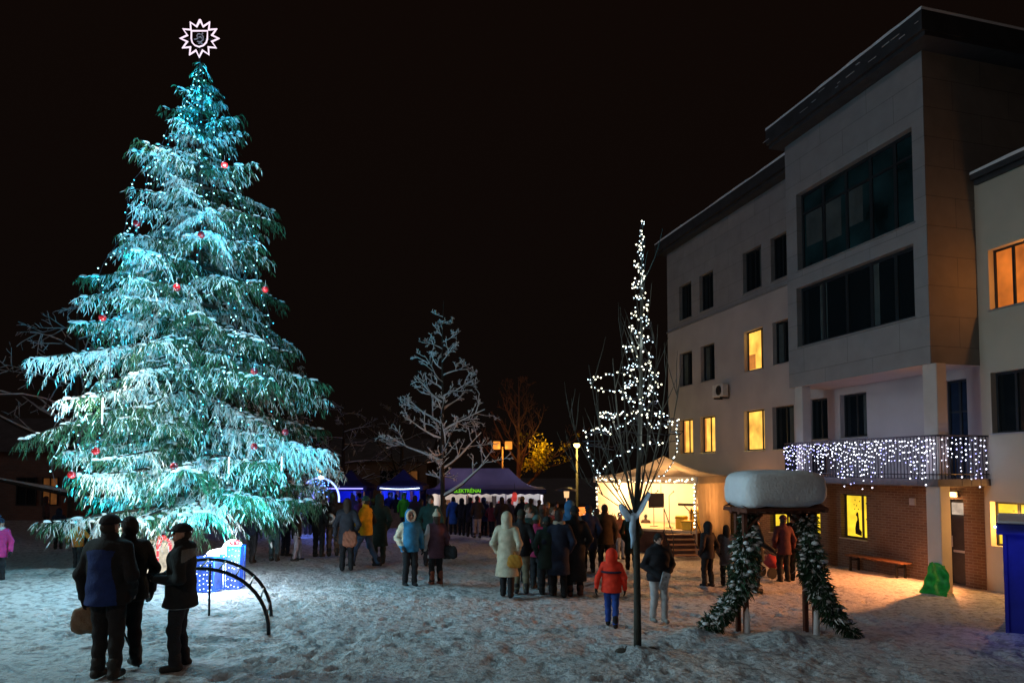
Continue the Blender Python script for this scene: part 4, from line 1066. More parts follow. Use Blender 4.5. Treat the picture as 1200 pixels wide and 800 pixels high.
def light_arch():
    Y = 26.5; c = at(374, 600, Y); c.z = G(c.x, c.y); root = empty('light_arch', c, 0, 'blue light arch with a golden comet on top, behind the right edge of the spruce', 'light arch')
    k = Y / F; r_ = 23 * k; zc = at(374, 584, Y).z - c.z
    mb = MB(); mb.tube([(r_, 0, -.1), (r_, 0, zc)] + [(r_ * math.cos(t), 0, zc + r_ * 1.05 * math.sin(t)) for t in np.linspace(0.1, PI - .1, 22)] + [(-r_, 0, zc), (-r_, 0, -.1)], .035, 6); mb.build('arch_tube', glow('blue_white_neon', (.30, .42, 1.0), 3.0, True), root, True)
    mb = MB()
    rg = random.Random(3)
    for _ in range(70):
        t = rg.uniform(.2, PI - .2); q = rg.uniform(.35, .95); mb.ball((r_ * q * math.cos(t), .02, zc + r_ * q * math.sin(t) * 1.0), .022, 0, 6, 4)
    mb.build('light_net', glow('blue_led', (.10, .28, 1.0), 7), root)['kind'] = 'stuff'
    mb = MB()
    for t in np.linspace(.3, PI - .3, 7): mb.tube([(0, .03, zc + .05), (r_ * math.cos(t), .03, zc + r_ * math.sin(t))], .01, 4)
    mb.build('net_wire', M_WIRE, root)
    z0 = at(364, 544, Y).z - c.z; x0 = at(364, 544, Y).x - c.x; z1 = at(377, 553, Y).z - c.z; x1 = at(377, 553, Y).x - c.x
    mb = MB(); mb.tube([(x0 + 3.6 * k * math.cos(t), -.04, z0 + 3.6 * k * math.sin(t)) for t in np.linspace(0, 2 * PI, 14)], .03, 6); mb.tube([(x0 + .1, -.04, z0 - .07), (x1, -.04, z1)], .032, 6); mb.build('comet', glow('gold_neon', (1.0, .42, .05), 3.0), root, True)
    mb = MB(); q = at(377, 559, Y) - c; mb.ball((q.x, -.1, q.z), .11, 0, 10, 8, .8); mb.build('lamp', glow('white_lamp', (.9, .95, 1), 10), root, True)
    mb = MB(); q = at(368, 578, Y) - c; mb.tube([(q.x, -.05, q.z + .3), (q.x, -.05, q.z - .2)], .03, 6); mb.build('tube_lamp', M_STRIPV, root)
    light('arch_light', 'POINT', c + Vector((.1, -.7, 1.3)), 70, (.10, .20, 1.0), .2)
light_arch()
# ---- large purple tent with a green sign
def big_tent():
    Y = 30.0; a, b = at(503, 600, Y), at(637, 600, Y); w_ = (b - a).length; c = (a + b) / 2; c.z = G(c.x, Y); d = 4.0
    root = empty('market_tent', c, 0, 'large white walled market tent with a purple hipped roof and green letters', 'market tent'); ze = at(570, 573, Y).z - c.z; zr = at(570, 548.5, Y + 2).z - c.z
    for x in (-w_ / 2, -w_ / 6, w_ / 6, w_ / 2):
        for y in (0, d): mb = MB(); mb.tube([(x, y, -.1), (x, y, ze)], .03, 6); mb.build('pole', M_ALU, root)
    x0, x1 = at(528, 549, Y + 2).x - c.x, at(596, 549, Y + 2).x - c.x
    e = .12; L_, R_, N_, B_ = -w_ / 2 - e, w_ / 2 + e, -e, d + e
    mb = MB(); A, Bp = Vector((x0, d / 2 - .3, zr)), Vector((x1, d / 2 - .3, zr)); fl, fr_, br_, bl = Vector((L_, N_, ze)), Vector((R_, N_, ze)), Vector((R_, B_, ze)), Vector((L_, B_, ze))
    def sag(p, q, r1, r2, m):
        n = 6
        for i in range(n):
            t0, t1 = i / n, (i + 1) / n
            f = lambda u, v, t: u.lerp(v, t) - Vector((0, 0, .32 * math.sin(PI * t) * (1 - .3 * t)))
            mb.quad(f(p, r1, t0), f(q, r2, t0), f(q, r2, t1), f(p, r1, t1), m)
    sag(fl, fr_, A, Bp, 0); sag(fr_, br_, Bp, Bp + Vector((0, .6, 0)), 0); sag(br_, bl, Bp + Vector((0, .6, 0)), A + Vector((0, .6, 0)), 0); sag(bl, fl, A + Vector((0, .6, 0)), A, 0)
    mb.quad(A, Bp, Bp + Vector((0, .6, 0)), A + Vector((0, .6, 0)), 0)
    mb.build('roof', canvas('purple_roof_fabric', (.15, .13, .28), .16), root, True)
    mb = MB(); v = .24
    for p, q in ((fl, fr_), (fr_, br_), (br_, bl), (bl, fl)):
        n = 14
        for i in range(n):
            s0, s1 = p.lerp(q, i / n), p.lerp(q, (i + 1) / n); mid = (s0 + s1) / 2
            mb.poly([s0 - Vector((0, 0, v - .05)), mid - Vector((0, 0, v)), s1 - Vector((0, 0, v - .05)), s1, s0])
    mb.build('valance', mat('navy_valance', (.015, .02, .10), .7, .2, 3), root)
    mb = MB(); mb.quad((-w_ / 2, d, 0), (w_ / 2, d, 0), (w_ / 2, d, ze), (-w_ / 2, d, ze)); mb.quad((w_ / 2, 0.05, 0), (w_ / 2, d, 0), (w_ / 2, d, ze), (w_ / 2, .05, ze)); mb.quad((-w_ / 2, d, 0), (-w_ / 2, .05, 0), (-w_ / 2, .05, ze), (-w_ / 2, d, ze))
    mb.build('wall_sheet', M_CANVAS_W, root)
    mb = MB(); mb.box(-w_ / 2 + .3, w_ / 2 - .3, 1.1, 1.7, 0, .95); mb.build('counter', M_COUNTER, root)
    # bottles, pots and boxes lined on a shelf behind the counter
    mb = MB(); rg = random.Random(9)
    mb.box(-w_ / 2 + .3, w_ / 2 - .3, d - .4, d - .1, 1.15, 1.19)
    x = -w_ / 2 + .4
    while x < w_ / 2 - .5:
        q = rg.uniform(.10, .26); mb.box(x, x + q, d - .36, d - .16, 1.191, 1.19 + rg.uniform(.15, .5), rg.randint(1, 4)); x += q + rg.uniform(.03, .25)
    mb.build('shelf_goods', [M_COUNTER, mat('goods_red', (.35, .04, .03)), mat('goods_brown', (.16, .08, .04)), mat('goods_cream', (.55, .45, .3)), mat('goods_dark', (.04, .03, .03))], root)['kind'] = 'stuff'
    sg = bpy.data.curves.new('letters', 'FONT'); sg.body = 'ELEKTRĖNAI'; sg.size = .30; sg.align_x = 'CENTER'; sg.align_y = 'CENTER'; sg.extrude = .015; sg.offset = .006
    so = bpy.data.objects.new('sign_letters', sg); COL.objects.link(so)
    bpy.context.view_layer.update(); dg = bpy.context.evaluated_depsgraph_get(); me = bpy.data.meshes.new_from_object(so.evaluated_get(dg)); bpy.data.objects.remove(so)
    o = bpy.data.objects.new('sign_letters', me); COL.objects.link(o); me.materials.clear(); me.materials.append(glow('green_sign', (.22, .75, .02), .75))
    o.parent = root; o.location = (at(548, 572, Y).x - c.x, -e - .03, ze - .07); o.rotation_euler = (R(90), 0, 0)
    wdt = max(v.co.x for v in me.vertices) - min(v.co.x for v in me.vertices); k = (564 - 533) * Y / F / wdt; o.scale = (k, k * 1.05, 1)
    light('tent_lamp', 'POINT', c + Vector((-1.2, 2.2, ze - .15)), 70, (1, .86, .72), .15); light('tent_lamp', 'POINT', c + Vector((1.6, 2.2, ze - .15)), 70, (.9, .92, 1.0), .15)
    light('roof_tint', 'POINT', c + Vector((-2.4, -1.2, zr + .8)), 26, (.25, .2, 1.0), .3)
big_tent()
# red paper lantern at the right front pole of the tent
p = at(603, 582, 29.4); o = MB(); o.lathe([(.0, .20), (.05, .20), (.10, .14), (.115, 0), (.10, -.14), (.05, -.2), (0, -.2)], 14); o.tube([(0, 0, .3), (0, 0, .6)], .01, 4, 1)
q = o.build('paper_lantern', [glow('red_lantern', (.9, .06, .05), .55, True, .3, 8), M_WIRE], None, True); q.location = p; tag(q, 'red glowing lantern hanging at the front of the purple tent', 'lantern')

# ---- stage tent
def stage():
    N_ = Vector((6.80, 25.0, 0)); Lc = Vector((3.48, 27.5, 0)); e1 = (Lc - N_); w1_ = e1.length; e1.normalize(); e2 = Vector((-e1.y, e1.x, 0)); e2 = e2 if e2.y > 0 else -e2; w2_ = 3.6
    g = G(5.8, 27); root = empty('stage_tent', Vector((N_.x, N_.y, g)), math.atan2(-e1.y, -e1.x), 'open grey pavilion tent over the brightly lit stage', 'stage tent')
    # local axes: x from the left corner towards the near corner is -e1; keep x' = -(distance along e1)
    ze = 2.60 - g; zp = 3.42 - g
    def P(a, b, z): return (-a, b, z)                     # a along e1 (left), b along e2 (back)
    sgn = 1 if Vector((math.cos(root.rotation_euler.z + PI / 2), math.sin(root.rotation_euler.z + PI / 2), 0)).dot(e2) > 0 else -1
    P = lambda a, b, z: (-a, sgn * b, z)
    for a, b in ((0, 0), (w1_, 0), (w1_, w2_), (0, w2_)): mb = MB(); mb.tube([P(a, b, -.2), P(a, b, ze)], .035, 6); mb.build('pole', M_ALU, root)
    e = .12; cs = [Vector(P(-e, -e, ze)), Vector(P(w1_ + e, -e, ze)), Vector(P(w1_ + e, w2_ + e, ze)), Vector(P(-e, w2_ + e, ze))]; A = Vector(P(w1_ / 2, w2_ / 2, zp))
    mb = MB()
    for i in range(4):
        p, q = cs[i], cs[(i + 1) % 4]; n = 6
        for k in range(n):
            f = lambda u, t: u.lerp(A, t) - Vector((0, 0, .20 * math.sin(PI * t)))
            mb.quad(f(p, k / n), f(q, k / n), f(q, (k + 1) / n), f(p, (k + 1) / n))
        mb.quad(p - Vector((0, 0, .26)), q - Vector((0, 0, .26)), q, p)
    mb.build('canopy', canvas('grey_canvas', (.42, .38, .35), .20), root)
    mb = MB()   # back and far side sheets, pale; right side curtain with folds
    mb.quad(P(0, w2_, .3), P(w1_, w2_, .3), P(w1_, w2_, ze), P(0, w2_, ze)); mb.quad(P(w1_, .06, .3), P(w1_, w2_, .3), P(w1_, w2_, ze), P(w1_, .06, ze)); mb.build('back_sheet', M_CANVAS_W, root)
    mb = MB(); n = 40
    def cur(t, z):
        gather = max(0, (ze - z)) * .22 * max(0, 1 - t * 2.2)
        return P(.0 + .045 * math.sin(t * 47 + z * .6), .05 + t * (w2_ - .05) + gather, z)
    for i in range(n):
        for j in range(6):
            z0, z1 = .05 + (ze - .05) * j / 6, .05 + (ze - .05) * (j + 1) / 6
            mb.quad(cur(i / n, z0), cur((i + 1) / n, z0), cur((i + 1) / n, z1), cur(i / n, z1))
    mb.build('side_curtain', canvas('tan_curtain', (.50, .38, .27), .16), root, True)
    # platform, skirt, steps
    ht = (at(800, 622, 25.3).z - g)
    st = empty('stage_platform', root.location, root.rotation_euler.z, 'raised wooden stage floor with a dark skirt under the grey pavilion tent', 'stage')
    mb = MB()
    xs = [-w1_ + .1, -.12]; ys = sorted([sgn * .15, sgn * (w2_ - .15)])
    mb.box(xs[0], xs[1], ys[0], ys[1], ht - .09, ht); mb.build('deck', mat('stage_boards', (.50, .40, .28), .6, .2, 4), st)
    mb = MB(); mb.box(xs[0] + .05, xs[1] - .05, ys[0] + .05, ys[1] - .05, -.2, ht - .092); mb.build('skirt', mat('stage_skirt', (.07, .035, .025), .9, .3, 3), st)
    sp = empty('stage_steps', Vector((0, 0, 0)), 0, 'short wooden stair with railings leading up to the stage', 'steps')
    base = ground(806, 655); base.z = G(base.x, base.y); sp.location = base
    top = at(792, 612, base.y + 1.2); dirv = Vector((top.x - base.x, 1.2, 0)).normalized(); sp.rotation_euler = (0, 0, math.atan2(dirv.y, dirv.x) - PI / 2)
    hh = ht + g - base.z; rn = 1.0
    for i in range(5):
        mb = MB(); mb.box(-.5, .5, rn * i / 5, rn * i / 5 + .24, hh * (i + 1) / 5.5 - .045, hh * (i + 1) / 5.5); mb.build('tread', mat('step_wood', (.20, .12, .075), .7, .2, 5), sp)
    for x in (-.52, .52):
        mb = MB(); mb.tube([(x, 0, .02), (x, rn + .1, hh)], .03, 5); mb.build('stringer', M_BLACKM, sp)
        mb = MB(); mb.tube([(x, 0, -.05), (x, 0, .85), (x, rn, hh + .85), (x, rn, hh)], .018, 5); mb.build('railing', M_BLACKM, sp)
    M_ = Matrix.Translation(root.location) @ Matrix.Rotation(root.rotation_euler.z, 4, 'Z')
    W = lambda a, b, z: M_ @ Vector(P(a, b, z))
    # screen hung at the front of the tent
    p = W(1.35, .3, 1.85); k = 24.4 / F
    o = MB(); o.bbox(-10 * k, 10 * k, -.05, .05, -9 * k, 9 * k, 0, .015); o.tube([(-.2, 0, 9 * k), (-.2, 0, 9 * k + .35)], .012, 4); o.tube([(.2, 0, 9 * k), (.2, 0, 9 * k + .35)], .012, 4)
    q = o.build('loudspeaker', mat('speaker_black', (.012, .016, .03), .5, .2, 5)); q.location = at(769, 586, p.y); q.rotation_euler = (0, 0, .2); tag(q, 'black square loudspeaker hanging at the front of the lit stage', 'loudspeaker')
    # yellow crates and gear on the stage
    rg = random.Random(2); my = mat('yellow_plastic', (.75, .50, .04), .5, .15, 5)
    for i, (a, b, w_, h_, lb) in enumerate(((.55, .6, .42, .36, 'yellow crate at the front of the stage, nearest the curtain'), (.95, .9, .36, .5, 'yellow box on the stage, behind the front crate'), (.45, 1.3, .5, .75, 'tall yellow cabinet on the stage beside the curtain'))):
        q = W(a, b, ht); r_ = empty('crate', q, root.rotation_euler.z, lb, 'crate', 'yellow crates on the stage'); mb = MB(); mb.bbox(-w_ / 2, w_ / 2, -w_ / 2, w_ / 2, 0, h_, 0, .02); mb.build('box', my, r_)
        mb = MB(); mb.box(-w_ / 2 - .012, w_ / 2 + .012, -w_ / 2 - .012, w_ / 2 + .012, h_ * .8, h_ * .8 + .05); mb.build('rim', mat('yellow_rim', (.45, .28, .02)), r_)
    for a, b, lb in ((1.5, 1.0, 'microphone stand at the middle of the stage'), (2.3, 1.3, 'microphone stand at the left of the stage')):
        q = W(a, b, ht); r_ = empty('microphone_stand', q, 0, lb, 'microphone stand', 'microphone stands'); mb = MB(); mb.tube([(0, 0, 0), (0, 0, 1.25), (.1, -.25, 1.42)], .014, 5); mb.build('pole', M_BLACKM, r_)
        mb = MB(); mb.lathe([(0, .03), (.16, .02), (.16, 0), (0, 0)], 10); mb.build('base', M_BLACKM, r_); mb = MB(); mb.ball((.11, -.28, 1.44), .035, 0, 8, 6); mb.build('microphone', M_BLACKM, r_)
    q = W(1.0, 2.2, ht); r_ = empty('keyboard', q, root.rotation_euler.z, 'dark music keyboard on crossed legs at the back of the stage', 'keyboard'); mb = MB(); mb.bbox(-.6, .6, -.15, .15, .82, .93, 0, .02); mb.build('body', M_BLACKM, r_)
    mb = MB(); mb.tube([(-.4, 0, 0), (.4, 0, .82)], .02, 5); mb.tube([(.4, .05, 0), (-.4, .05, .82)], .02, 5); mb.build('stand', M_BLACKM, r_); mb = MB(); mb.box(-.55, .55, -.13, 0, .931, .94); mb.build('keys', M_CANVAS_W, r_)
    # bulbs along the opening
    B_ST = bulb_mesh(glow('stage_bulb', (1.0, .80, .45), 9), .030)
    light_string([W(w1_, -.16, ze - .12), W(w1_ * .5, -.16, ze - .2), W(0, -.16, ze - .12)], .13, [B_ST], 'row of warm bulbs along the front eave of the stage tent', 'bulb rows on the stage tent', .05, r_wire=.008)
    light_string([W(.02, -.1, ze - .2), W(.02, -.1, ht + .1)], .13, [B_ST], 'warm bulbs down the near pole of the stage tent', 'bulb rows on the stage tent', .02, r_wire=.008)
    light_string([W(w1_ - .02, -.1, ze - .2), W(w1_ - .02, -.1, ht)], .16, [B_ST], 'warm bulbs down the left pole of the stage tent', 'bulb rows on the stage tent', .02, r_wire=.008)
    # a stage lamp bar: two visible lamp heads under the roof
    r_ = empty('stage_lights', W(w1_ / 2, 1.0, ze - .1), root.rotation_euler.z, 'bar of warm stage lamps under the roof of the pavilion tent', 'stage lights'); mb = MB(); mb.tube([(-1.2, 0, .05), (1.2, 0, .05)], .025, 6); mb.build('bar', M_ALU, r_)
    for x in (-.9, -.3, .3, .9):
        mb = MB(); mb.tube([(x, 0, .02), (x, .0, -.16)], [.05, .08], 8); mb.build('lamp_head', M_BLACKM, r_)
    light('stage_lamp', 'POINT', W(w1_ * .35, 1.3, ze - .35), 320, (1, .50, .16), .2); light('stage_lamp', 'POINT', W(w1_ * .8, 2.0, ze - .5), 270, (1, .60, .25), .2)
    light('stage_back', 'POINT', W(-.9, 1.6, 1.9), 60, (1, .42, .13), .3)
    return W
stage()
# wheel of the stage trailer
p = ground(806, 644); r_ = empty('spare_wheel', p + Vector((.55, .5, .33)), R(-30), 'dark trailer wheel under the right side of the stage', 'wheel')
mb = MB(); mb.tube([(0, -.1, 0), (0, .1, 0)], .31, 20); mb.build('tyre', mat('tyre_rubber', (.015, .015, .016), .9), r_, False); mb = MB(); mb.tube([(0, -.115, 0), (0, -.101, 0)], .17, 16); mb.build('rim', M_ALU, r_)

# ---- lamps in the back
def street_lamp(px, py, Y, label, col, pw_, double=False, name='street_lamp', em=8):
    h = at(px, py, Y); g = G(h.x, Y); root = empty(name, (h.x, Y, g), 0, label, 'street lamp'); z = h.z - g
    mb = MB(); mb.tube([(0, 0, -.1), (0, 0, .9), (0, 0, z - .06)], [.09, .07, .045], 8); mb.build('pole', mat('lamp_pole', (.30, .25, .16), .5, .1), root, True)
    for x in ((-.36, .36) if double else (0,)):
        if double: mb = MB(); mb.tube([(0, 0, z - .25), (x * .6, 0, z - .1), (x, 0, z + .02)], .02, 5); mb.build('arm', M_BLACKM, root)
        mb = MB(); mb.lathe([(.03, -.16), (.13, -.10), (.17, .0), (.15, .06), (0, .06)], 12, 0, (x, 0, z)) if not double else mb.bbox(x - .22, x + .22, -.2, .2, z - .22, z + .26, 0, .04); mb.build('lantern', glow('lamp_' + name + str(double), col, em, True), root, True)
        mb = MB(); mb.lathe([(.30, .065), (.22, .11), (.08, .15), (0, .16)], 12, 0, (x, 0, z + (.2 if double else 0))); mb.build('cap', M_BLACKM, root, True)
    light('lamp', 'POINT', Vector((h.x, Y - .5, h.z - .3)), pw_, col, .2)
street_lamp(676, 521, 34, 'tall slim street lamp with one glowing head right of the purple tent', (1, .72, .20), 130)
street_lamp(589, 522, 41, 'lamp post with two glowing orange square lanterns behind the purple tent', (1, .32, .04), 90, True, em=1.1)
def patio_heater():
    p = at(664, 610, 27); p.z = G(p.x, p.y); root = empty('patio_heater', p, 0, 'mushroom shaped patio heater standing among the crowd', 'patio heater'); h = at(664, 574, 27).z - p.z
    mb = MB(); mb.tube([(0, 0, .6), (0, 0, h - .2)], .035, 8); mb.build('pole', M_ALU, root); mb = MB(); mb.lathe([(.22, 0), (.22, .6), (.18, .66), (0, .66)], 14); mb.build('base', M_ALU, root, True)
    mb = MB(); mb.lathe([(.44, h - .02), (.40, h + .03), (.12, h + .10), (0, h + .11)], 18); mb.build('hood', M_ALU, root, True); mb = MB(); mb.lathe([(.09, h - .3), (.11, h - .05), (0, h - .05)], 12); mb.build('burner', glow('heater_glow', (1, .55, .25), 1.2, True), root, True)
patio_heater()
p = at(683, 601, 24); r_ = empty('fire_lantern', (p.x, p.y, G(p.x, p.y)), 0, 'glowing orange lantern on a post amid the crowd left of the stage', 'lantern')
z = p.z - G(p.x, p.y); mb = MB(); mb.tube([(0, 0, 0), (0, 0, z - .2)], .03, 6); mb.build('pole', M_BLACKM, r_); mb = MB(); mb.lathe([(.0, z - .22), (.10, z - .2), (.19, z + .2), (0, z + .22)], 10); mb.build('shade', glow('orange_lantern', (1, .25, .04), 1.6, True, .3, 6), r_, True)
def lit_bush():
    p = at(693, 600, 22.5); g = G(p.x, p.y); root = empty('shrub', (p.x, p.y, g), 0, 'low bare shrub covered with white lights left of the stage', 'shrub'); rg = random.Random(5); mb = MB(); tips = []
    for _ in range(22):
        a = rg.random() * 6.28; q = [Vector((0, 0, 0))]; d = Vector((math.cos(a) * .35, math.sin(a) * .35, 1))
        for i in range(4): d = d + Vector((rg.uniform(-.2, .2), rg.uniform(-.2, .2), 0)); q.append(q[-1] + d.normalized() * .45)
        mb.tube(q, [.018, .014, .01, .007, .004], 4); tips += q[2:]
    mb.build('stems', M_BARK, root)
    return root, tips
_r, tips = lit_bush(); pts = [Vector(_r.location) + t for t in tips[::2]]
light_string(pts, .30, [B_C, B_W], 'tangle of white lights over the low shrub left of the stage', 'lights on the shrub', .12)

# ---- dark house behind the trees at the far left, hedge of far buildings
def house(px0, px1, pyt, Y, label, wallm, win):
    a, b = at(px0, 600, Y), at(px1, 600, Y); g = G(a.x, 30) - .1; w_ = b.x - a.x; h = at(px0, pyt, Y).z - g
    root = empty('house', ((a.x + b.x) / 2, Y, g), 0, label, 'house')
    holes = win; mb = MB(); mb.box(-w_ / 2, w_ / 2, 0, 7, -.5, h); mb.build('wall', wallm, root)
    mb = MB(); 
    mb.quad((-w_ / 2 - .3, -.35, h - .05), (w_ / 2 + .3, -.35, h - .05), (w_ / 2 + .3, 3.5, h + 1.9), (-w_ / 2 - .3, 3.5, h + 1.9)); mb.quad((-w_ / 2 - .3, 3.5, h + 1.9), (w_ / 2 + .3, 3.5, h + 1.9), (w_ / 2 + .3, 7.3, h - .05), (-w_ / 2 - .3, 7.3, h - .05))
    for s in (-1, 1): mb.poly([(s * w_ / 2, 0, h), (s * w_ / 2, 7, h), (s * w_ / 2, 3.5, h + 1.8)])
    mb.build('roof', mat('dark_roof', (.14, .14, .15), .8, .2, 2), root)
    for (x, z, ww, hh_, lit) in win:
        mb = MB(); mb.box(x - .06, x + ww + .06, -.05, -.003, z - .06, z); mb.box(x - .06, x + ww + .06, -.05, -.003, z + hh_, z + hh_ + .06); mb.box(x - .06, x, -.05, -.003, z, z + hh_); mb.box(x + ww, x + ww + .06, -.05, -.003, z, z + hh_); mb.box(x + ww / 2 - .025, x + ww / 2 + .025, -.045, -.003, z, z + hh_)
        f = mb.build('window', M_FRAME, root); mb = MB(); mb.quad((x, -.012, z), (x + ww, -.012, z), (x + ww, -.012, z + hh_), (x, -.012, z + hh_)); mb.build('pane', glow('dim_lit_pane', (1, .35, .08), .10, False, .4, 3) if lit else M_DGLASS, f)
house(-60, 72, 528, 34, 'low brown house in the dark at the far left behind the bare tree', brick_like('brown_brick', (.16, .075, .05), (.2, .10, .07), (.14, .12, .10), .25, .08, .012), [(-1.6, .9, .9, 1.3, True), (.6, .9, .9, 1.3, False), (1.9, .9, .7, 1.3, True)])
house(380, 500, 540, 52, 'dark house with a snowy roof far behind the blue stalls', mat('dark_render', (.16, .11, .09), .9), [(-2.4, 1.2, 1, 1.3, False), (.4, 1.2, 1, 1.3, False), (2.2, 1.2, 1, 1.3, True)])
# pram seen through the arbour
def pram():
    p = ground(909, 676); root = empty('pram', p, R(20), 'red and black pram seen through the arbour near the brick wall', 'pram')
    mb = MB(); mb.tube([(-.3, 0, .55), (-.1, 0, .42), (.25, 0, .42), (.38, 0, .6)], [.16, .2, .2, .15], 10); mb.build('seat', mat('pram_red', (.35, .03, .03), .8), root, True)
    mb = MB(); mb.ball((.22, 0, .78), .24, 0, 12, 8, .9); mb.build('hood', mat('pram_black', (.02, .018, .018), .8), root, True)
    mb = MB(); mb.tube([(-.32, -.2, .16), (.1, -.2, .5), (-.45, -.2, .98), (-.45, .2, .98), (.1, .2, .5), (-.32, .2, .16)], .016, 5); mb.tube([(.35, -.2, .16), (-.1, -.2, .5)], .016, 5); mb.tube([(.35, .2, .16), (-.1, .2, .5)], .016, 5); mb.build('frame', M_ALU, root)
    for x in (-.32, .35):
        for y in (-.22, .22): mb = MB(); mb.tube([(x, y - .025, .16), (x, y + .025, .16)], .16, 14); mb.build('wheel', M_BLACKM, root)
pram()
# ------------------------------------------------------------------ people: smooth implicit bodies and clothes, meshed with surface nets
def surface_nets(Fv, lo, res):
    s = Fv < 0; nx, ny, nz = Fv.shape
    acc = np.zeros((nx - 1, ny - 1, nz - 1, 3), np.float32); cnt = np.zeros((nx - 1, ny - 1, nz - 1), np.float32)
    cs = [(i, j, k) for i in (0, 1) for j in (0, 1) for k in (0, 1)]
    def sub(a, c): return a[c[0]:nx - 1 + c[0], c[1]:ny - 1 + c[1], c[2]:nz - 1 + c[2]]
    for a in cs:
        for ax in range(3):
            if a[ax]: continue
            b = list(a); b[ax] = 1; b = tuple(b)
            fa, fb = sub(Fv, a), sub(Fv, b); m = sub(s, a) != sub(s, b)
            t = np.where(m, fa / np.where(fa == fb, 1, fa - fb), 0)
            for q in range(3): acc[..., q] += np.where(m, a[q] + (t if q == ax else 0), 0)
            cnt += m
    act = cnt > 0; idx = -np.ones(cnt.shape, np.int64); n = int(act.sum()); idx[act] = np.arange(n)
    base = np.argwhere(act); V = (acc[act] / cnt[act][:, None] + base) * res + np.array(lo)
    Qs = []
    for ax in range(3):
        o1, o2 = [(1, 2), (2, 0), (0, 1)][ax]
        sl = [slice(1, -1)] * 3; sl[ax] = slice(0, -1)
        a = s[tuple(sl)]; sl2 = list(sl); sl2[ax] = slice(1, None); b = s[tuple(sl2)]
        m = a != b; pos = np.argwhere(m)
        if not len(pos): continue
        p = pos.copy()
        for q in range(3):
            if q != ax: p[:, q] += 1
        def g(d1, d2):
            r_ = p.copy(); r_[:, o1] -= d1; r_[:, o2] -= d2; return idx[r_[:, 0], r_[:, 1], r_[:, 2]]
        q4 = np.stack([g(1, 1), g(0, 1), g(0, 0), g(1, 0)], 1); inside = a[m]
        q4[~inside] = q4[~inside][:, ::-1]; Qs.append(q4)
    Q = np.concatenate(Qs) if Qs else np.zeros((0, 4), np.int64)
    return V, Q[(Q >= 0).all(1)]
class SDF:
    def __init__(s, lo, hi, res):
        s.lo = np.array(lo, float); s.res = res
        n = [int(math.ceil((hi[i] - lo[i]) / res)) + 2 for i in range(3)]
        s.ax = [s.lo[i] + np.arange(n[i]) * res for i in range(3)]; s.F = np.full(n, 1.0, np.float32)
    def _sl(s, lo, hi):
        out = []
        for i in range(3):
            a = int(np.searchsorted(s.ax[i], lo[i])); b = int(np.searchsorted(s.ax[i], hi[i])); out.append(slice(max(0, a - 1), min(len(s.ax[i]), b + 1)))
        return tuple(out)
    def _xyz(s, sl): return s.ax[0][sl[0]][:, None, None], s.ax[1][sl[1]][None, :, None], s.ax[2][sl[2]][None, None, :]
    def _put(s, sl, d, k, cut):
        f = s.F[sl]
        if cut: s.F[sl] = np.maximum(f, -d); return
        if k <= 0: s.F[sl] = np.minimum(f, d); return
        h = np.clip(.5 + .5 * (f - d) / k, 0, 1); s.F[sl] = f * (1 - h) + d * h - k * h * (1 - h)
    def cone(s, a, b, ra, rb, k=.03, sy=1.0, cut=False):
        """capsule with two radii; sy > 1 flattens it front to back"""
        a = np.array(a, float); b = np.array(b, float); R_ = max(ra, rb) + k + .07
        sl = s._sl(np.minimum(a, b) - R_, np.maximum(a, b) + R_); x, y, z = s._xyz(sl)
        if x.size == 0 or y.size == 0 or z.size == 0: return
        d = b - a; L2 = max(1e-9, d @ d); px, py, pz = x - a[0], y - a[1], z - a[2]
        t = np.clip((px * d[0] + py * d[1] + pz * d[2]) / L2, 0, 1)
        D = np.sqrt((px - t * d[0]) ** 2 + ((py - t * d[1]) * sy) ** 2 + (pz - t * d[2]) ** 2) - (ra + (rb - ra) * t)
        s._put(sl, D / (1 + .35 * (sy - 1)), k, cut)
    def ell(s, c, r, k=.02, cut=False):
        c = np.array(c, float); r = np.array(r, float); R_ = r + k + .06
        sl = s._sl(c - R_, c + R_); x, y, z = s._xyz(sl)
        if x.size == 0 or y.size == 0 or z.size == 0: return
        q = np.sqrt(((x - c[0]) / r[0]) ** 2 + ((y - c[1]) / r[1]) ** 2 + ((z - c[2]) / r[2]) ** 2)
        s._put(sl, (q - 1) * r.min(), k, cut)
    def plane_z(s, z0, keep_above=True):
        z = s.ax[2][None, None, :]; s.F = np.maximum(s.F, (z0 - z) if keep_above else (z - z0)).astype(np.float32)
    def field(s, fn):
        x, y, z = s._xyz((slice(None),) * 3); s.F = (s.F + fn(x, y, z)).astype(np.float32)
    def mesh(s): return surface_nets(s.F, s.lo, s.res)

CLOTH = {}
def cloth(col, rough=.85):
    key = tuple(round(c, 3) for c in col)
    if key not in CLOTH: CLOTH[key] = mat('cloth_%d' % len(CLOTH), key, rough, .22, 9, .35, 55)
    return CLOTH[key]
M_SKIN = mat('skin', (.46, .27, .20), .55, .08, 14); M_EYE = mat('eye_dark', (.02, .015, .012), .2)
ARMS = {   # elbow, wrist for the +x arm at 1.75 m
    'down': ((.275, .03, 1.13), (.285, -.04, .87)), 'pocket': ((.285, .085, 1.13), (.215, -.075, .92)), 'low': ((.285, .03, 1.12), (.05, -.23, .93)), 'front': ((.285, .02, 1.12), (.06, -.25, 1.10)),
    'raised': ((.27, -.16, 1.22), (.10, -.34, 1.46)), 'out': ((.38, -.02, 1.18), (.50, -.20, 1.00)), 'hold': ((.29, .02, 1.12), (.20, -.24, 1.02)), 'swing': ((.29, .10, 1.15), (.33, .12, .91)), 'fwd': ((.28, -.05, 1.14), (.27, -.28, 1.00)),
    'cross': ((.29, .0, 1.12), (-.06, -.22, 1.16))}
GLOVE_MESH = {}
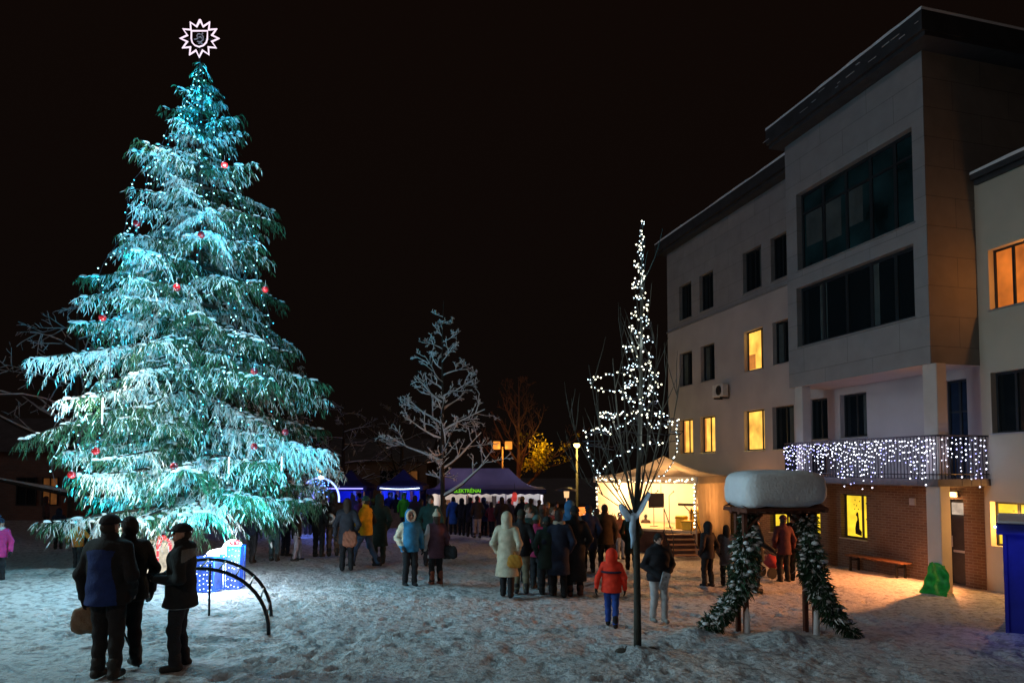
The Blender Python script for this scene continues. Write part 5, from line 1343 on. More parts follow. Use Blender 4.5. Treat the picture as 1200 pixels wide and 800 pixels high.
def glove_data(side, curl):
    key = (side, curl)
    if key in GLOVE_MESH: return GLOVE_MESH[key]
    g = SDF((-.09, -.09, -.24), (.09, .09, .05), .0062)     # hand hangs along -z, palm towards the body (x towards -side)
    g.cone((0, 0, .03), (0, 0, -.02), .036, .036, .0); g.cone((0, -.022, -.05), (0, .022, -.05), .026, .026, .02); g.cone((0, -.026, -.085), (0, .026, -.085), .021, .019, .02)
    for i, (y, L) in enumerate(((-.034, .066), (-.011, .078), (.012, .072), (.034, .056))):
        a = np.array((0, y, -.095)); c1 = curl * .8; d1 = np.array((-side * math.sin(c1), y * .25, -math.cos(c1))); b = a + d1 * L * .52; c2 = curl * 1.9; d2 = np.array((-side * math.sin(c2), y * .1, -math.cos(c2))); e = b + d2 * L * .5
        g.cone(a, b, .0125, .0115, .006); g.cone(b, e, .0115, .0095, .003)
    g.cone((0, -.034, -.045), (-side * .014, -.066, -.075), .016, .014, .012); g.cone((-side * .014, -.066, -.075), (-side * .026, -.070, -.106), .013, .011, .004)
    V, Q = g.mesh(); o = from_arrays('glove', V, Q, M_BLACKM, None, None, True); d = o.data; bpy.data.objects.remove(o); GLOVE_MESH[key] = d
    return d
NPEOPLE = []
def person(px, fy, ty, yaw, jc, tc_, head=('hair', (.03, .02, .015)), arms=('down', 'down'), hem=.82, label='', near=False, stride=0.0, shoe=(.02, .018, .016), puff=0, girth=1.0, scarf=None, child=False, hood=None, panel=None, glove=(.018, .018, .02), pos=None, height=None, turn=0.0, boots=.16, flare=0.0, group=None, trim=None, pom=None, flip=False, cat='person', long_hair=None, lean=0.0, stripe=None):
    if pos is None: g0 = ground(px, fy); top = at(px, ty, g0.y).z; h = top - g0.z
    else: g0 = Vector((pos[0], pos[1], G(pos[0], pos[1]))); h = height
    k = h / 1.75; res = .0115 if near else .0175
    if g0.y > 24: res = .022
    hs = 1.22 if child else 1.0; dz = .0
    root = empty('person', g0, R(yaw), label, cat, group)
    NPEOPLE.append((label, round(h, 2)))
    # --- skeleton
    st = stride; HZ = .90
    hips = [(.088, 0, HZ), (-.088, 0, HZ)]
    feet = [(.105, -.5 * st, .075), (-.105, .5 * st, .075 + .03 * abs(st))]
    knees = [((hips[i][0] + feet[i][0]) / 2 + .005, (feet[i][1]) / 2 - .035 - .05 * abs(st), .49) for i in (0, 1)]
    lx = lean
    shs = [(.165, -lx * .9, 1.40), (-.165, -lx * .9, 1.40)]
    el, wr = [], []
    for i, s in enumerate((1, -1)):
        e, w_ = ARMS[arms[i]]; gx = (girth - 1) * .10
        el.append(np.array((s * (e[0] + gx), e[1] - lx * .7, e[2]))); wr.append(np.array((s * (w_[0] + gx * .6), w_[1] - lx * .7, w_[2])))
    HC = np.array((0, -.015 - lx, 1.632)); tr = R(turn)
    def hp(x, y, z):                        # head-local to body-local, with head turn and size
        c, s_ = math.cos(tr), math.sin(tr); x, y, z = x * hs, y * hs, z * hs; return (HC[0] + c * x - s_ * y, HC[1] + s_ * x + c * y, HC[2] + z - (hs - 1) * .08)
    def finish(name, S_, m, parent=root, mi=None, smooth=True):
        V, Q = S_.mesh()
        if not len(V): return None
        return from_arrays(name, V * k, Q, m, mi(V, Q) if mi else None, parent, smooth)
    lo, hi = (-.62, -.55, -.02), (.62, .50, 1.95)
    # --- body: one continuous figure (head, neck, trunk, arms with hands, legs with feet)
    B = SDF((-.56, -.5, -.01), (.56, .45, 1.84), res if near else max(res, .016))
    B.cone((0, -lx * .2, .93), (0, -lx * .9, 1.36), .115, .125, .0, 1.25); B.cone((-.13, -lx * .9, 1.385), (.13, -lx * .9, 1.385), .06, .06, .05)
    for i in (0, 1):
        B.cone(shs[i], el[i], .050, .040, .03); B.cone(el[i], wr[i], .040, .028, .02); d = (wr[i] - el[i]); d = d / np.linalg.norm(d); B.cone(wr[i], wr[i] + d * .10, .028, .024, .01)
        B.cone(hips[i], knees[i], .085, .055, .03); B.cone(knees[i], feet[i], .053, .038, .02); B.cone(np.array(feet[i]) + (0, .02, -.035), np.array(feet[i]) + (0, -.13, -.045), .035, .028, .02)
    B.cone((0, -lx * .9, 1.42), hp(0, .012, -.07), .052, .050, .03)
    B.ell(hp(0, .012, .02), np.array((.077, .095, .100)) * hs, .02); B.ell(hp(0, -.022, -.055), np.array((.056, .066, .062)) * hs, .03)
    if True:
        B.cone(hp(0, -.088, .015), hp(0, -.110, -.018), .010 * hs, .014 * hs, .01); B.ell(hp(.078, .01, -.01), np.array((.012, .022, .032)) * hs, .006); B.ell(hp(-.078, .01, -.01), np.array((.012, .022, .032)) * hs, .006)
        B.cone(hp(-.02, -.088, -.058), hp(.02, -.088, -.058), .008 * hs, .008 * hs, .006)
        for s in (1, -1): B.ell(hp(s * .031, -.098, .012), (.016, .012, .011), .0, True)
    finish('body', B, M_SKIN)
    if g0.y < 20 or near:
        for s in (1, -1):
            mb = MB(); mb.ball(tuple(np.array(hp(s * .031, -.080, .012)) * k), .013 * k * hs, 0, 8, 6); mb.build('eye', M_EYE, root, True)
        mb = MB(); mb.tube([tuple(np.array(hp(x, -.094 + abs(x) * .2, -.060)) * k) for x in (-.022, 0, .022)], .004 * k, 5); mb.build('mouth', mat('lips', (.30, .10, .09), .5), root, True)
    # --- trousers
    Tr = SDF((-.42, -.45, .02), (.42, .45, 1.06), res)
    Tr.cone((-.05, 0, .95), (.05, 0, .95), .125, .125, .0, 1.15)
    for i in (0, 1):
        Tr.cone(hips[i], knees[i], .108, .078, .035); Tr.cone(knees[i], np.array(feet[i]) + (0, .0, .02), .078, .066, .02)
    Tr.field(lambda x, y, z: .006 * np.sin(z * 34 + 9 * x + 5 * y) * np.clip((1.0 - z) * 2, 0, 1)); Tr.plane_z(.05)
    finish('trousers', Tr, cloth(tc_))
    # --- jacket or coat
    J = SDF((-.62, -.48, max(.12, hem - .05)), (.62, .48, 1.62), res)
    gz_ = girth
    J.cone((0, -lx * .1, max(.86, hem)), (0, -lx * .85, 1.30), .178 * gz_, .185 * gz_, .0, 1.28)
    if hem < .8: J.cone((0, 0, hem - .02), (0, 0, .95), (.215 + flare) * gz_, .17 * gz_, .06, 1.2)
    else: J.cone((0, 0, hem), (0, 0, hem + .12), .185 * gz_, .18 * gz_, .05, 1.22)
    J.cone((-.125 * gz_, -lx * .9, 1.395), (.125 * gz_, -lx * .9, 1.395), .088, .088, .06)
    for i in (0, 1):
        sh = np.array(shs[i]) * (gz_ if gz_ < 1.1 else 1.08, 1, 1); J.cone(sh, el[i], .082, .066, .035); J.cone(el[i], wr[i] + (wr[i] - el[i]) * .02, .066, .052, .025)
    J.cone((0, .005 - lx * .9, 1.44), (0, -.005 - lx, 1.525), .095, .082, .02)
    if hood == 'down': J.ell((0, .095 - lx * .9, 1.47), (.115, .075, .075), .03)
    if puff: J.field(lambda x, y, z: -.007 * np.abs(np.sin(z * PI / puff + .4 * np.sin(x * 6))))
    J.field(lambda x, y, z: (.0085 if near else .006) * np.sin(z * 27 + 13 * np.abs(x) + 3 + 4 * np.sin(y * 9)) * np.cos(9 * x + 6 * y + 5 * z))
    J.plane_z(hem)
    mats_ = [cloth(jc)]; mi = None
    if panel:
        mats_.append(cloth(panel[0])); fn = panel[1]
        def mi(V, Q): C_ = V[Q].mean(1); return fn(C_).astype(np.int32)
    finish('jacket', J, mats_, root, mi)
    if trim:     # pale hem band
        Hb = SDF((-.4, -.35, hem - .05), (.4, .35, hem + .06), res); Hb.cone((0, 0, hem - .3), (0, 0, hem + .3), .196 * gz_, .192 * gz_, .0, 1.24); Hb.plane_z(hem - .012); Hb.plane_z(hem + .022, False); finish('hem_band', Hb, cloth(trim))
    if stripe:
        zc, th = stripe[1], .02; Hb = SDF((-.45, -.35, zc - .06), (.45, .35, zc + .06), res * .8); Hb.cone((0, 0, zc - .3), (0, 0, zc + .3), .205 * gz_, .205 * gz_, .0, 1.26); Hb.plane_z(zc - th); Hb.plane_z(zc + th, False); finish('stripe', Hb, cloth(stripe[0]))
    # --- shoes or boots
    for i in (0, 1):
        f = np.array(feet[i]); Sh = SDF(f + (-.12, -.27, -.09), f + (.12, .16, max(.1, boots + .03)), .0125 if near else .016)
        Sh.cone(f + (0, .045, -.03), f + (0, -.13, -.042), .050, .044, .02); Sh.cone(f + (0, .01, -.02), f + (0, .005, boots - .05), .058, .064, .02); Sh.plane_z(f[2] - .08); finish('boot' if boots > .2 else 'shoe', Sh, cloth(shoe, .6))
    # --- gloves with five fingers
    for i, s in enumerate((1, -1)):
        curl = .9 if arms[i] in ('front', 'raised', 'hold', 'fwd', 'cross') else .38
        o = bpy.data.objects.new('glove', glove_data(s, curl)); COL.objects.link(o); o.parent = root
        if not o.material_slots: pass
        o.material_slots[0].link = 'OBJECT'; o.material_slots[0].material = cloth(glove) if glove else M_SKIN
        d = Vector(tuple(wr[i] - el[i])).normalized(); o.location = Vector(tuple(wr[i])) * k; o.rotation_mode = 'QUATERNION'; o.rotation_quaternion = Vector((0, 0, -1)).rotation_difference(d); o.scale = (k * (1.1 if child else 1),) * 3
    # --- head wear
    kind, hc = head[0], head[1]
    Hh = SDF(np.array(hp(0, 0, 0)) - np.array((.21, .22, .36)) * hs, np.array(hp(0, 0, 0)) + np.array((.21, .22, .22)) * hs, .011 if near else .015)
    if kind in ('hair', 'longhair', 'bun'):
        Hh.ell(hp(0, .020, .030), np.array((.089, .106, .108)) * hs, .0); Hh.ell(hp(0, .055, -.02), np.array((.080, .070, .09)) * hs, .03)
        if kind == 'longhair': Hh.cone(hp(0, .07, -.05), hp(0, .085, -.24), .085 * hs, .075 * hs, .03, 1.3); Hh.cone(hp(.06, .03, -.03), hp(.075, .02, -.18), .04, .03, .03); Hh.cone(hp(-.06, .03, -.03), hp(-.075, .02, -.18), .04, .03, .03)
        if kind == 'bun': Hh.ell(hp(0, .11, .07), (.045, .045, .045), .015)
        Hh.ell(hp(0, -.115, -.045), np.array((.082, .075, .105)) * hs, .0, True); Hh.field(lambda x, y, z: .003 * np.sin(x * 130) * np.sin(y * 90 + z * 40)); nm = 'hair'
    elif kind in ('beanie', 'pom'):
        Hh.ell(hp(0, .014, .040), np.array((.093, .110, .112)) * hs, .0); c0 = hp(0, 0, .028); Hh.plane_z(c0[2]); Hh.ell(hp(0, .012, .046), np.array((.099, .115, .028)) * hs, .012); nm = 'knitted_hat'
        if kind == 'pom': Hh.ell(hp(0, .02, .175), (.042, .042, .042), .01)
    elif kind == 'cap':
        Hh.ell(hp(0, .012, .055), np.array((.098, .116, .085)) * hs, .0); c0 = hp(0, 0, .035); Hh.plane_z(c0[2]); Hh.ell(hp(0, -.115, .048), np.array((.075, .062, .012)) * hs, .012); Hh.ell(hp(0, .014, .045), np.array((.097, .114, .030)) * hs, .01); nm = 'cap'
    elif kind == 'ushanka':
        Hh.ell(hp(0, .014, .050), np.array((.108, .124, .115)) * hs, .0); c0 = hp(0, 0, .008); Hh.plane_z(c0[2]); Hh.ell(hp(0, .012, .05), np.array((.118, .132, .048)) * hs, .02); nm = 'fur_hat'
    else:     # hood up
        Hh.ell(hp(0, .030, .025), np.array((.116, .132, .140)) * hs, .0); Hh.cone(hp(0, .045, -.06), hp(0, .03, -.17), .105 * hs, .125 * hs, .05, 1.1); Hh.ell(hp(0, -.125, -.005), np.array((.080, .105, .105)) * hs, .0, True); nm = 'hood'
        if kind == 'furhood':
            F2 = SDF(np.array(hp(0, -.06, 0)) - .2, np.array(hp(0, -.06, 0)) + .2, .013); n_ = 16
            for q in range(n_): a = 2 * PI * q / n_; a2 = 2 * PI * (q + 1) / n_; F2.cone(hp(.092 * math.cos(a), -.068, .0 + .118 * math.sin(a)), hp(.092 * math.cos(a2), -.068, .118 * math.sin(a2)), .030, .030, .005)
            F2.field(lambda x, y, z: .008 * np.sin(x * 120) * np.sin(z * 120 + y * 70)); finish('fur_trim', F2, cloth(head[2]))
    finish(nm, Hh, cloth(hc))
    if kind in ('beanie', 'pom', 'cap', 'ushanka') and long_hair is not None:
        H2 = SDF(np.array(hp(0, 0, 0)) - .24, np.array(hp(0, 0, 0)) + .14, .015); H2.ell(hp(0, .035, -.02), (.085, .085, .09), .0); H2.cone(hp(0, .07, -.04), hp(0, .08, -.17), .075, .06, .03, 1.3); H2.ell(hp(0, -.10, -.04), (.082, .085, .11), .0, True); finish('hair', H2, cloth(long_hair))
    elif kind in ('beanie', 'pom', 'cap'):
        H2 = SDF(np.array(hp(0, 0, 0)) - .14, np.array(hp(0, 0, 0)) + .14, .013); H2.ell(hp(0, .028, -.005), np.array((.083, .092, .080)) * hs, .0); H2.ell(hp(0, -.085, -.02), np.array((.085, .095, .12)) * hs, .0, True); finish('hair', H2, cloth((.035, .025, .018)))
    if scarf: Sc = SDF((-.2, -.25, 1.36), (.2, .2, 1.60), .014); Sc.cone((-.04, -.01 - lx, 1.485), (.04, -.01 - lx, 1.485), .098, .098, .0); Sc.plane_z(1.43); Sc.plane_z(1.545, False); finish('scarf', Sc, cloth(scarf))
    return root, k, wr, el
def W_of(r, v): return r.matrix_basis @ Vector(v)
def held(res, i, dz=0.0, fwd=0.0):
    root, k, wr, el = res; d = Vector(tuple(wr[i] - el[i])).normalized(); p = Vector(tuple(wr[i])) * k + d * .09 * k
    m = Matrix.Translation(root.location) @ Matrix.Rotation(root.rotation_euler.z, 4, 'Z'); return m @ p
def bag(p, label, col, w_=.26, h=.26, d=.12, drop=.16, rz=0.0):
    root = empty('handbag', p, rz, label, 'bag'); S_ = SDF((-w_, -d * 1.2, -drop - h - .06), (w_, d * 1.2, -drop + .06), .014)
    S_.cone((-w_ * .30, 0, -drop - h * .3), (w_ * .30, 0, -drop - h * .3), h * .32, h * .32, .0, h * .9 / d); S_.cone((-w_ * .36, 0, -drop - h * .72), (w_ * .36, 0, -drop - h * .72), h * .36, h * .36, .06, h * .8 / d)
    S_.field(lambda x, y, z: .004 * np.sin(x * 60 + z * 40)); V, Q = S_.mesh(); from_arrays('body', V, Q, cloth(col, .7), None, root, True)
    mb = MB(); mb.tube([(-w_ * .22, 0, -drop - .05), (-w_ * .12, 0, -.04), (0, 0, .0), (w_ * .12, 0, -.04), (w_ * .22, 0, -drop - .05)], .010, 5); mb.build('strap', cloth(tuple(c * .6 for c in col), .7), root)
BK = (.012, .012, .014); NV = (.012, .016, .035); DK = (.02, .02, .024); JN = (.035, .055, .10); KH = (.16, .14, .09); DG = (.015, .03, .024); BR = (.06, .035, .022)
# --- the three men in front
a1 = person(124, 794, 604, 178, BK, (.016, .015, .016), ('cap', (.014, .013, .015)), ('down', 'pocket'), .80, 'man in black cap and jacket with royal blue back, holding a beige bag', True, .04, girth=1.22,
       panel=((.011, .030, .14), lambda C_: ((np.abs(C_[:, 0] - .02) < .165 + .03 * np.sin(C_[:, 2] * 9)) & (C_[:, 1] > .02) & (C_[:, 2] < 1.40 - .9 * (C_[:, 0] - .02) ** 2))), turn=-12)
a2 = person(147, 781, 606, -128, BK, BK, ('hair', (.02, .015, .013)), ('hold', 'down'), .78, 'dark jacketed man with red front edge, half hidden behind the blue back', True, .05, girth=1.15,
       panel=((.20, .015, .02), lambda C_: ((np.abs(C_[:, 0]) < .04) & (C_[:, 1] < -.05))), turn=10)
a3 = person(210, 783, 614, -72, (.016, .019, .022), (.02, .022, .028), ('cap', (.016, .015, .017)), ('front', 'front'), .76, 'man in dark cap and jacket with pale hem line, facing left, hands together', True, .07, girth=1.16, trim=(.34, .35, .36), turn=14,
       panel=((.16, .17, .17), lambda C_: ((C_[:, 2] > 1.385 - .25 * np.abs(C_[:, 0])) & (C_[:, 1] > .03) & (C_[:, 2] < 1.46))), hood='down')
bag(held(a1, 0) + Vector((0, 0, -.02)), 'soft beige bag in the hand of the man with the blue back', (.22, .15, .095), .13, .27, .12, .02, .3)
p = held(a2, 0); q = ground(163, 781); o = MB(); o.tube([tuple(q - p), (0, 0, .02)], .011, 6); o.tube([(-.07, 0, .035), (.0, 0, .03), (.07, 0, .02)], .014, 6)
o = o.build('walking_stick', M_BLACKM, None, True); o.location = p; tag(o, 'thin dark walking stick held by the man half hidden behind the blue back', 'walking stick')
# --- left edge
person(-3, 682, 608, 25, (.55, .045, .24), DK, ('pom', (.012, .018, .045)), ('down', 'down'), .70, 'child in bright pink coat and dark blue hat at the far left edge', False, .05, child=True, scarf=(.75, .72, .74), puff=.1, shoe=BK)
person(90, 668, 610, 178, (.45, .13, .012), DK, ('beanie', (.45, .47, .50)), ('out', 'out'), .84, 'person in a mustard orange jacket and pale grey hat left of the spruce', False, .12, girth=1.06)
person(68, 643, 596, 200, NV, DK, ('hood', NV), label='dark blue hooded person standing beyond the mustard jacket at the left', girth=1.05)
person(101, 640, 597, 150, (.03, .03, .035), DK, ('beanie', (.10, .11, .12)), label='grey-hatted dark person right of the mustard jacket, under the spruce boughs')
person(26, 607, 566, 90, DK, DK, ('beanie', BK), ('swing', 'down'), label='dark figure walking in front of the brown house at the far left', stride=.4)
person(53, 626, 582, 120, (.05, .035, .035), DK, ('hood', (.05, .035, .035)), label='dark brown hooded person between the bare tree and the spruce at the left')
# --- behind the right skirt of the spruce
person(295, 659, 590, 160, NV, DK, ('beanie', BK), label='person in navy under the spruce boughs, right of the tall blue gift', stride=.22)
person(321, 657, 590, 175, (.03, .05, .055), (.04, .075, .085), ('beanie', BK), label='person with teal trousers under the right spruce boughs', stride=.05)
person(334, 651, 588, 150, NV, NV, ('hood', NV), label='navy hooded person between the teal and the pale grey trousers')
person(347, 657, 592, 110, BK, (.30, .28, .33), ('beanie', BK), label='person with pale grey trousers and black shoes at the right edge of the spruce', stride=.18)
a = person(373, 652, 581, 170, BK, BK, ('beanie', BK), ('pocket', 'pocket'), .7, 'person all in black under the spruce tip, left of the white round bag')
a = person(390, 651, 577, 200, (.02, .018, .017), (.16, .09, .055), ('hood', (.02, .018, .017)), ('pocket', 'down'), .80, 'person in black hood and brown trousers with a round white bag', girth=1.05)
c = a[0].location + Vector((-.02, -.30, 1.05 * a[1])); r_ = empty('backpack', c, 0, 'round white bag with a dark disc on the back of the black hooded person', 'bag'); mb = MB(); mb.lathe([(.0, .05), (.13, .05), (.16, .0), (.13, -.05), (0, -.05)], 18)
for i in range(len(mb.v)): mb.v[i] = (mb.v[i][0], -mb.v[i][2], mb.v[i][1])
mb.build('body', cloth((.62, .64, .62)), r_, True); mb = MB(); mb.lathe([(0, .0), (.075, .0)], 14)
for i in range(len(mb.v)): mb.v[i] = (mb.v[i][0] + .02, -.056, mb.v[i][1])
mb.build('disc', cloth((.12, .10, .09)), r_)
a = person(406, 668, 584, 190, (.02, .022, .03), BK, ('longhair', (.03, .02, .015)), ('down', 'pocket'), .66, 'dark haired woman in a long dark coat with an auburn shoulder bag', shoe=BK, boots=.3)
bag(a[0].location + Vector((.12, -.22, 1.02 * a[1])), 'auburn brown shoulder bag hanging on the dark coated woman', (.24, .08, .04), .17, .36, .11, .05)
person(428, 664, 582, -105, (.75, .40, .012), (.03, .065, .12), ('beanie', (.03, .09, .08)), ('fwd', 'pocket'), .80, 'person in a mustard yellow and black jacket and jeans striding left', stride=.62, shoe=BK, panel=(BK, lambda C_: ((C_[:, 0] < -.10)) & (C_[:, 2] < 1.38)), girth=1.08)
person(444, 660, 580, 185, DG, DG, ('hood', DG), ('pocket', 'pocket'), .45, 'person in a long dark green coat right of the yellow jacket', girth=1.05)
person(437, 640, 584, 160, BK, DK, ('beanie', (.05, .10, .02)), label='person in black with an olive hat between the yellow jacket and the green coat')
# --- couple with blue and mauve coats
a = person(480, 686, 598, 28, (.03, .19, .36), BK, ('furhood', (.03, .17, .32), (.55, .44, .32)), ('down', 'pocket'), .80, 'woman in a bright blue jacket with a cream fur hood', False, .06, girth=1.12, shoe=BK, puff=.11, boots=.22, panel=((.50, .43, .32), lambda C_: (C_[:, 0] < -.19) & (C_[:, 2] > .95)))
a = person(511, 685, 600, -150, (.11, .05, .075), BK, ('pom', (.42, .36, .27)), ('down', 'down'), .66, 'woman in a mauve coat and pale pom hat with russet boots', False, .03, girth=1.05, shoe=(.22, .06, .03), boots=.28, long_hair=(.05, .03, .02), panel=((.50, .47, .48), lambda C_: (C_[:, 0] > .21)))
bag(a[0].location + Vector((.30, .02, .98 * a[1])), 'black shoulder bag at the side of the mauve coat', BK, .24, .28, .12, .04)
person(504, 662, 580, 10, (.02, .07, .065), DK, ('hair', (.015, .012, .012)), ('fwd', 'pocket'), .80, 'dark haired person in a teal jacket behind the mauve coat')
person(493, 640, 585, 170, BK, DK, ('beanie', BK), label='person in a black hat right behind the teal jacket')
# --- before the purple tent, seen from behind
CROWD = [(531, 626, 582, 'royal blue jacket, leftmost at the purple tent counter', (.025, .10, .34), 'hair', BK), (541, 627, 584, 'black parka next to the royal blue jacket at the tent', BK, 'hood', BK), (551, 629, 583, 'long black coat under the green letters', BK, 'beanie', BK),
         (559, 630, 581, 'charcoal jacket with pale trousers before the tent counter', (.035, .035, .04), 'hair', (.30, .30, .30)), (567, 627, 583, 'navy jacket and navy hood before the tent counter', (.015, .025, .09), 'hood', NV), (576, 629, 588, 'dark red coat at the right half of the tent counter', (.16, .02, .03), 'longhair', BK),
         (588, 633, 582, 'long dark coat left of the red lantern', (.025, .022, .025), 'longhair', BK), (597, 632, 584, 'grey brown jacket under the red lantern', (.10, .08, .07), 'beanie', BK), (612, 634, 582, 'tan hat and black jacket at the right end of the tent', BK, 'beanie2', BK),
         (622, 636, 584, 'dark teal jacket at the right end of the purple tent', (.02, .06, .075), 'hair', BK), (632, 634, 586, 'brown coat beyond the right corner of the purple tent', (.09, .05, .03), 'beanie', BK), (521, 624, 585, 'olive coat behind the trunk of the snowy bare tree', (.05, .05, .02), 'beanie', BK),
         (642, 640, 589, 'ochre scarf and dark coat beneath the patio heater', (.05, .035, .03), 'beanie2', BK), (653, 638, 588, 'pale face and dark coat left of the patio heater pole', (.03, .03, .03), 'hair', BK)]
for i, (px, fy, ty, lb, jc, hd, tcx) in enumerate(CROWD):
    person(px, fy, ty, 180 + rnd.uniform(-40, 40) if i not in (12, 13) else rnd.uniform(-30, 30), jc, tcx, ('beanie' if hd == 'beanie2' else hd, (.22, .15, .07) if hd == 'beanie2' else ((.03, .02, .015) if hd in ('hair', 'longhair') else tuple(c * .8 for c in jc))), rnd.choice([('pocket', 'pocket'), ('down', 'pocket'), ('hold', 'down')]), rnd.choice((.80, .66, .5)), 'person in ' + lb, stride=rnd.uniform(0, .1), girth=rnd.uniform(1, 1.12))
# --- blue stalls
for px, fy, ty, yaw, jc, lb, hd in ((456, 617, 577, 0, (.03, .05, .14), 'blue grey jacket at the left of the blue stall, facing out', 'hair'), (464, 618, 579, 170, BK, 'black jacket in the middle of the blue stall', 'beanie'), (473, 619, 579, 20, (.05, .40, .01), 'bright green cape standing at the blue stall', 'hood'), (486, 622, 581, 190, DK, 'dark coat at the right end of the blue stall', 'hood'),
                                 (397, 622, 583, 0, DK, 'dark coat at the violet lit stall', 'beanie'), (413, 623, 580, 180, NV, 'navy coat at the right of the violet lit stall', 'hood'), (421, 630, 584, 165, (.10, .02, .05), 'plum coat right of the violet lit stall', 'beanie'), (361, 626, 578, 190, BK, 'black coat inside the blue light arch', 'hood')):
    person(px, fy, ty, yaw, jc, DK, (hd, (.03, .02, .015) if hd == 'hair' else jc), label='person in ' + lb, hem=rnd.choice((.8, .6)), girth=rnd.uniform(1, 1.1))
# --- group in the middle
a = person(594, 699, 601, 168, (.46, .42, .31), BK, ('hood', (.44, .41, .31)), ('pocket', 'pocket'), .44, 'woman in a long cream hooded coat, seen from behind', True, .22, girth=1.05, shoe=BK, boots=.36, flare=.03)
bag(a[0].location + Vector((.17, -.20, .98 * a[1])), 'mustard yellow bag hanging on the cream coat', (.42, .20, .02), .20, .26, .10, .08)
a = person(611, 695, 598, 175, BK, KH, ('beanie', (.03, .03, .02)), ('down', 'pocket'), .80, 'person in a black jacket and khaki trousers just right of the cream coat', False, .05)
bag(held(a, 0), 'pale blue carrier bag held between the khaki trousers and the cream coat', (.42, .50, .56), .22, .28, .10, .05)
person(629, 690, 604, 150, (.30, .02, .08), DK, ('beanie', (.06, .13, .13)), ('pocket', 'down'), .78, 'person in a raspberry jacket and grey green hat left of the navy coats', False, .05, girth=1.05)
person(641, 698, 606, 185, DG, DK, ('beanie', (.02, .03, .03)), ('pocket', 'pocket'), .62, 'slim person in a dark green coat at the left of the navy coat', False, .08)
person(655, 699, 598, 176, (.012, .017, .038), BK, ('bun', (.03, .02, .016)), ('pocket', 'pocket'), .46, 'woman in a navy coat with a beige collar scarf in the middle group', False, .14, girth=1.1, scarf=(.35, .30, .24), shoe=BK, boots=.3)
person(674, 698, 594, 185, BK, BK, ('beanie', BK), ('pocket', 'pocket'), .30, 'tall person in an ankle long black coat at the right of the middle group', False, .0, girth=1.08, shoe=(.10, .04, .03))
person(668, 684, 588, 178, (.02, .09, .20), DK, ('hood', (.03, .12, .26)), label='person with a bright blue hood behind the tall black coat')
person(619, 682, 590, 10, (.02, .05, .045), DK, ('hair', (.05, .035, .02)), label='person in a bottle green jacket behind the khaki trousers', scarf=(.5, .45, .42))
person(636, 676, 592, 170, (.04, .025, .02), DK, ('beanie', (.10, .05, .04)), label='brown coat person behind the raspberry jacket')
person(648, 672, 594, 20, (.03, .03, .03), DK, ('hair', (.08, .05, .03)), label='dark jacketed person facing out behind the navy coat', scarf=(.25, .05, .05))
person(690, 670, 592, 182, (.012, .018, .05), BK, ('beanie', NV), ('pocket', 'pocket'), .60, 'person in a dark navy coat between the black coat and the olive jacket', False, .05, girth=1.1)
person(709, 668, 591, 180, (.060, .042, .022), BK, ('hair', (.03, .02, .015)), ('pocket', 'down'), .70, 'person in an olive brown jacket left of the slim tree', False, .08, girth=1.15)
person(700, 655, 596, 170, BK, DK, ('beanie', (.03, .02, .02)), label='black jacketed person partly behind the olive jacket')
person(727, 655, 600, 10, (.28, .12, .06), (.22, .27, .33), ('hair', (.12, .06, .03)), ('front', 'front'), label='person in a rust jacket and pale jeans facing out before the stage')
person(740, 668, 598, 176, DG, BK, ('hood', (.02, .035, .025)), ('pocket', 'pocket'), .50, 'person in a dark green coat directly behind the slim tree trunk', False, .08, boots=.3)
person(757, 640, 603, 170, (.05, .03, .025), DK, ('beanie', BK), label='brown jacketed person at the foot of the stage steps')
person(716, 640, 596, 190, (.03, .025, .03), DK, ('hair', (.05, .03, .02)), label='dark person before the left side of the stage')
person(660, 650, 598, 160, (.05, .05, .06), DK, ('beanie', (.2, .16, .1)), label='grey jacketed person with a tan hat far behind the tall black coat')
person(680, 652, 597, 200, BK, DK, ('hair', (.03, .02, .015)), label='black jacketed person under the orange lantern')
# --- child and man
person(717, 734, 645, 165, (.95, .045, .018), (.02, .065, .30), ('hood', (.95, .045, .018)), ('swing', 'down'), .80, 'child in a bright red hooded snowsuit jacket and blue trousers walking away', True, .34, child=True, girth=1.22, shoe=BK, stripe=((.02, .02, .05), 1.27), boots=.2, lean=.05)
a = person(772, 728, 625, 12, (.012, .013, .018), (.44, .46, .48), ('hair', (.02, .016, .014)), ('low', 'low'), .82, 'young man in a navy black puffer jacket and pale grey trousers facing the camera', True, .10, girth=1.20, shoe=(.25, .25, .24), puff=.12, hood='down', lean=.02)
p = held(a, 0); o = MB(); o.bbox(-.08, .08, -.02, .02, -.16, .17, 0, .01); o = o.build('paper_folder', mat('pale_printed_paper', (.45, .50, .55), .6, .5, 16)); o.location = p + Vector((-.02, -.06, -.03)); o.rotation_euler = (-.25, .35, .1); tag(o, 'pale patterned folder held by the young man in the puffer jacket', 'folder')
# --- right side
person(830, 687, 612, -150, (.02, .017, .02), BK, ('hood', (.02, .017, .02)), ('pocket', 'pocket'), .78, 'slim dark hooded woman standing left of the arbour', False, .06, boots=.28)
person(852, 686, 615, 175, (.10, .10, .12), BK, ('longhair', (.02, .015, .013)), ('pocket', 'pocket'), .60, 'dark haired woman in a grey coat beside the left garland', False, .05)
person(886, 694, 604, 95, BK, BK, ('beanie', BK), ('out', 'fwd'), .74, 'person in black reaching right between the garland and the pram', False, .1, girth=1.1)
person(919, 682, 604, 185, (.06, .010, .014), DK, ('beanie', (.05, .01, .015)), ('pocket', 'down'), .74, 'person in a dark red jacket right of the pram')
person(934, 681, 600, 170, BK, DK, ('hair', (.02, .015, .013)), ('pocket', 'pocket'), .74, 'person in black with a beige fur scarf behind the right garland', False, .05, scarf=(.35, .30, .26), girth=1.1)
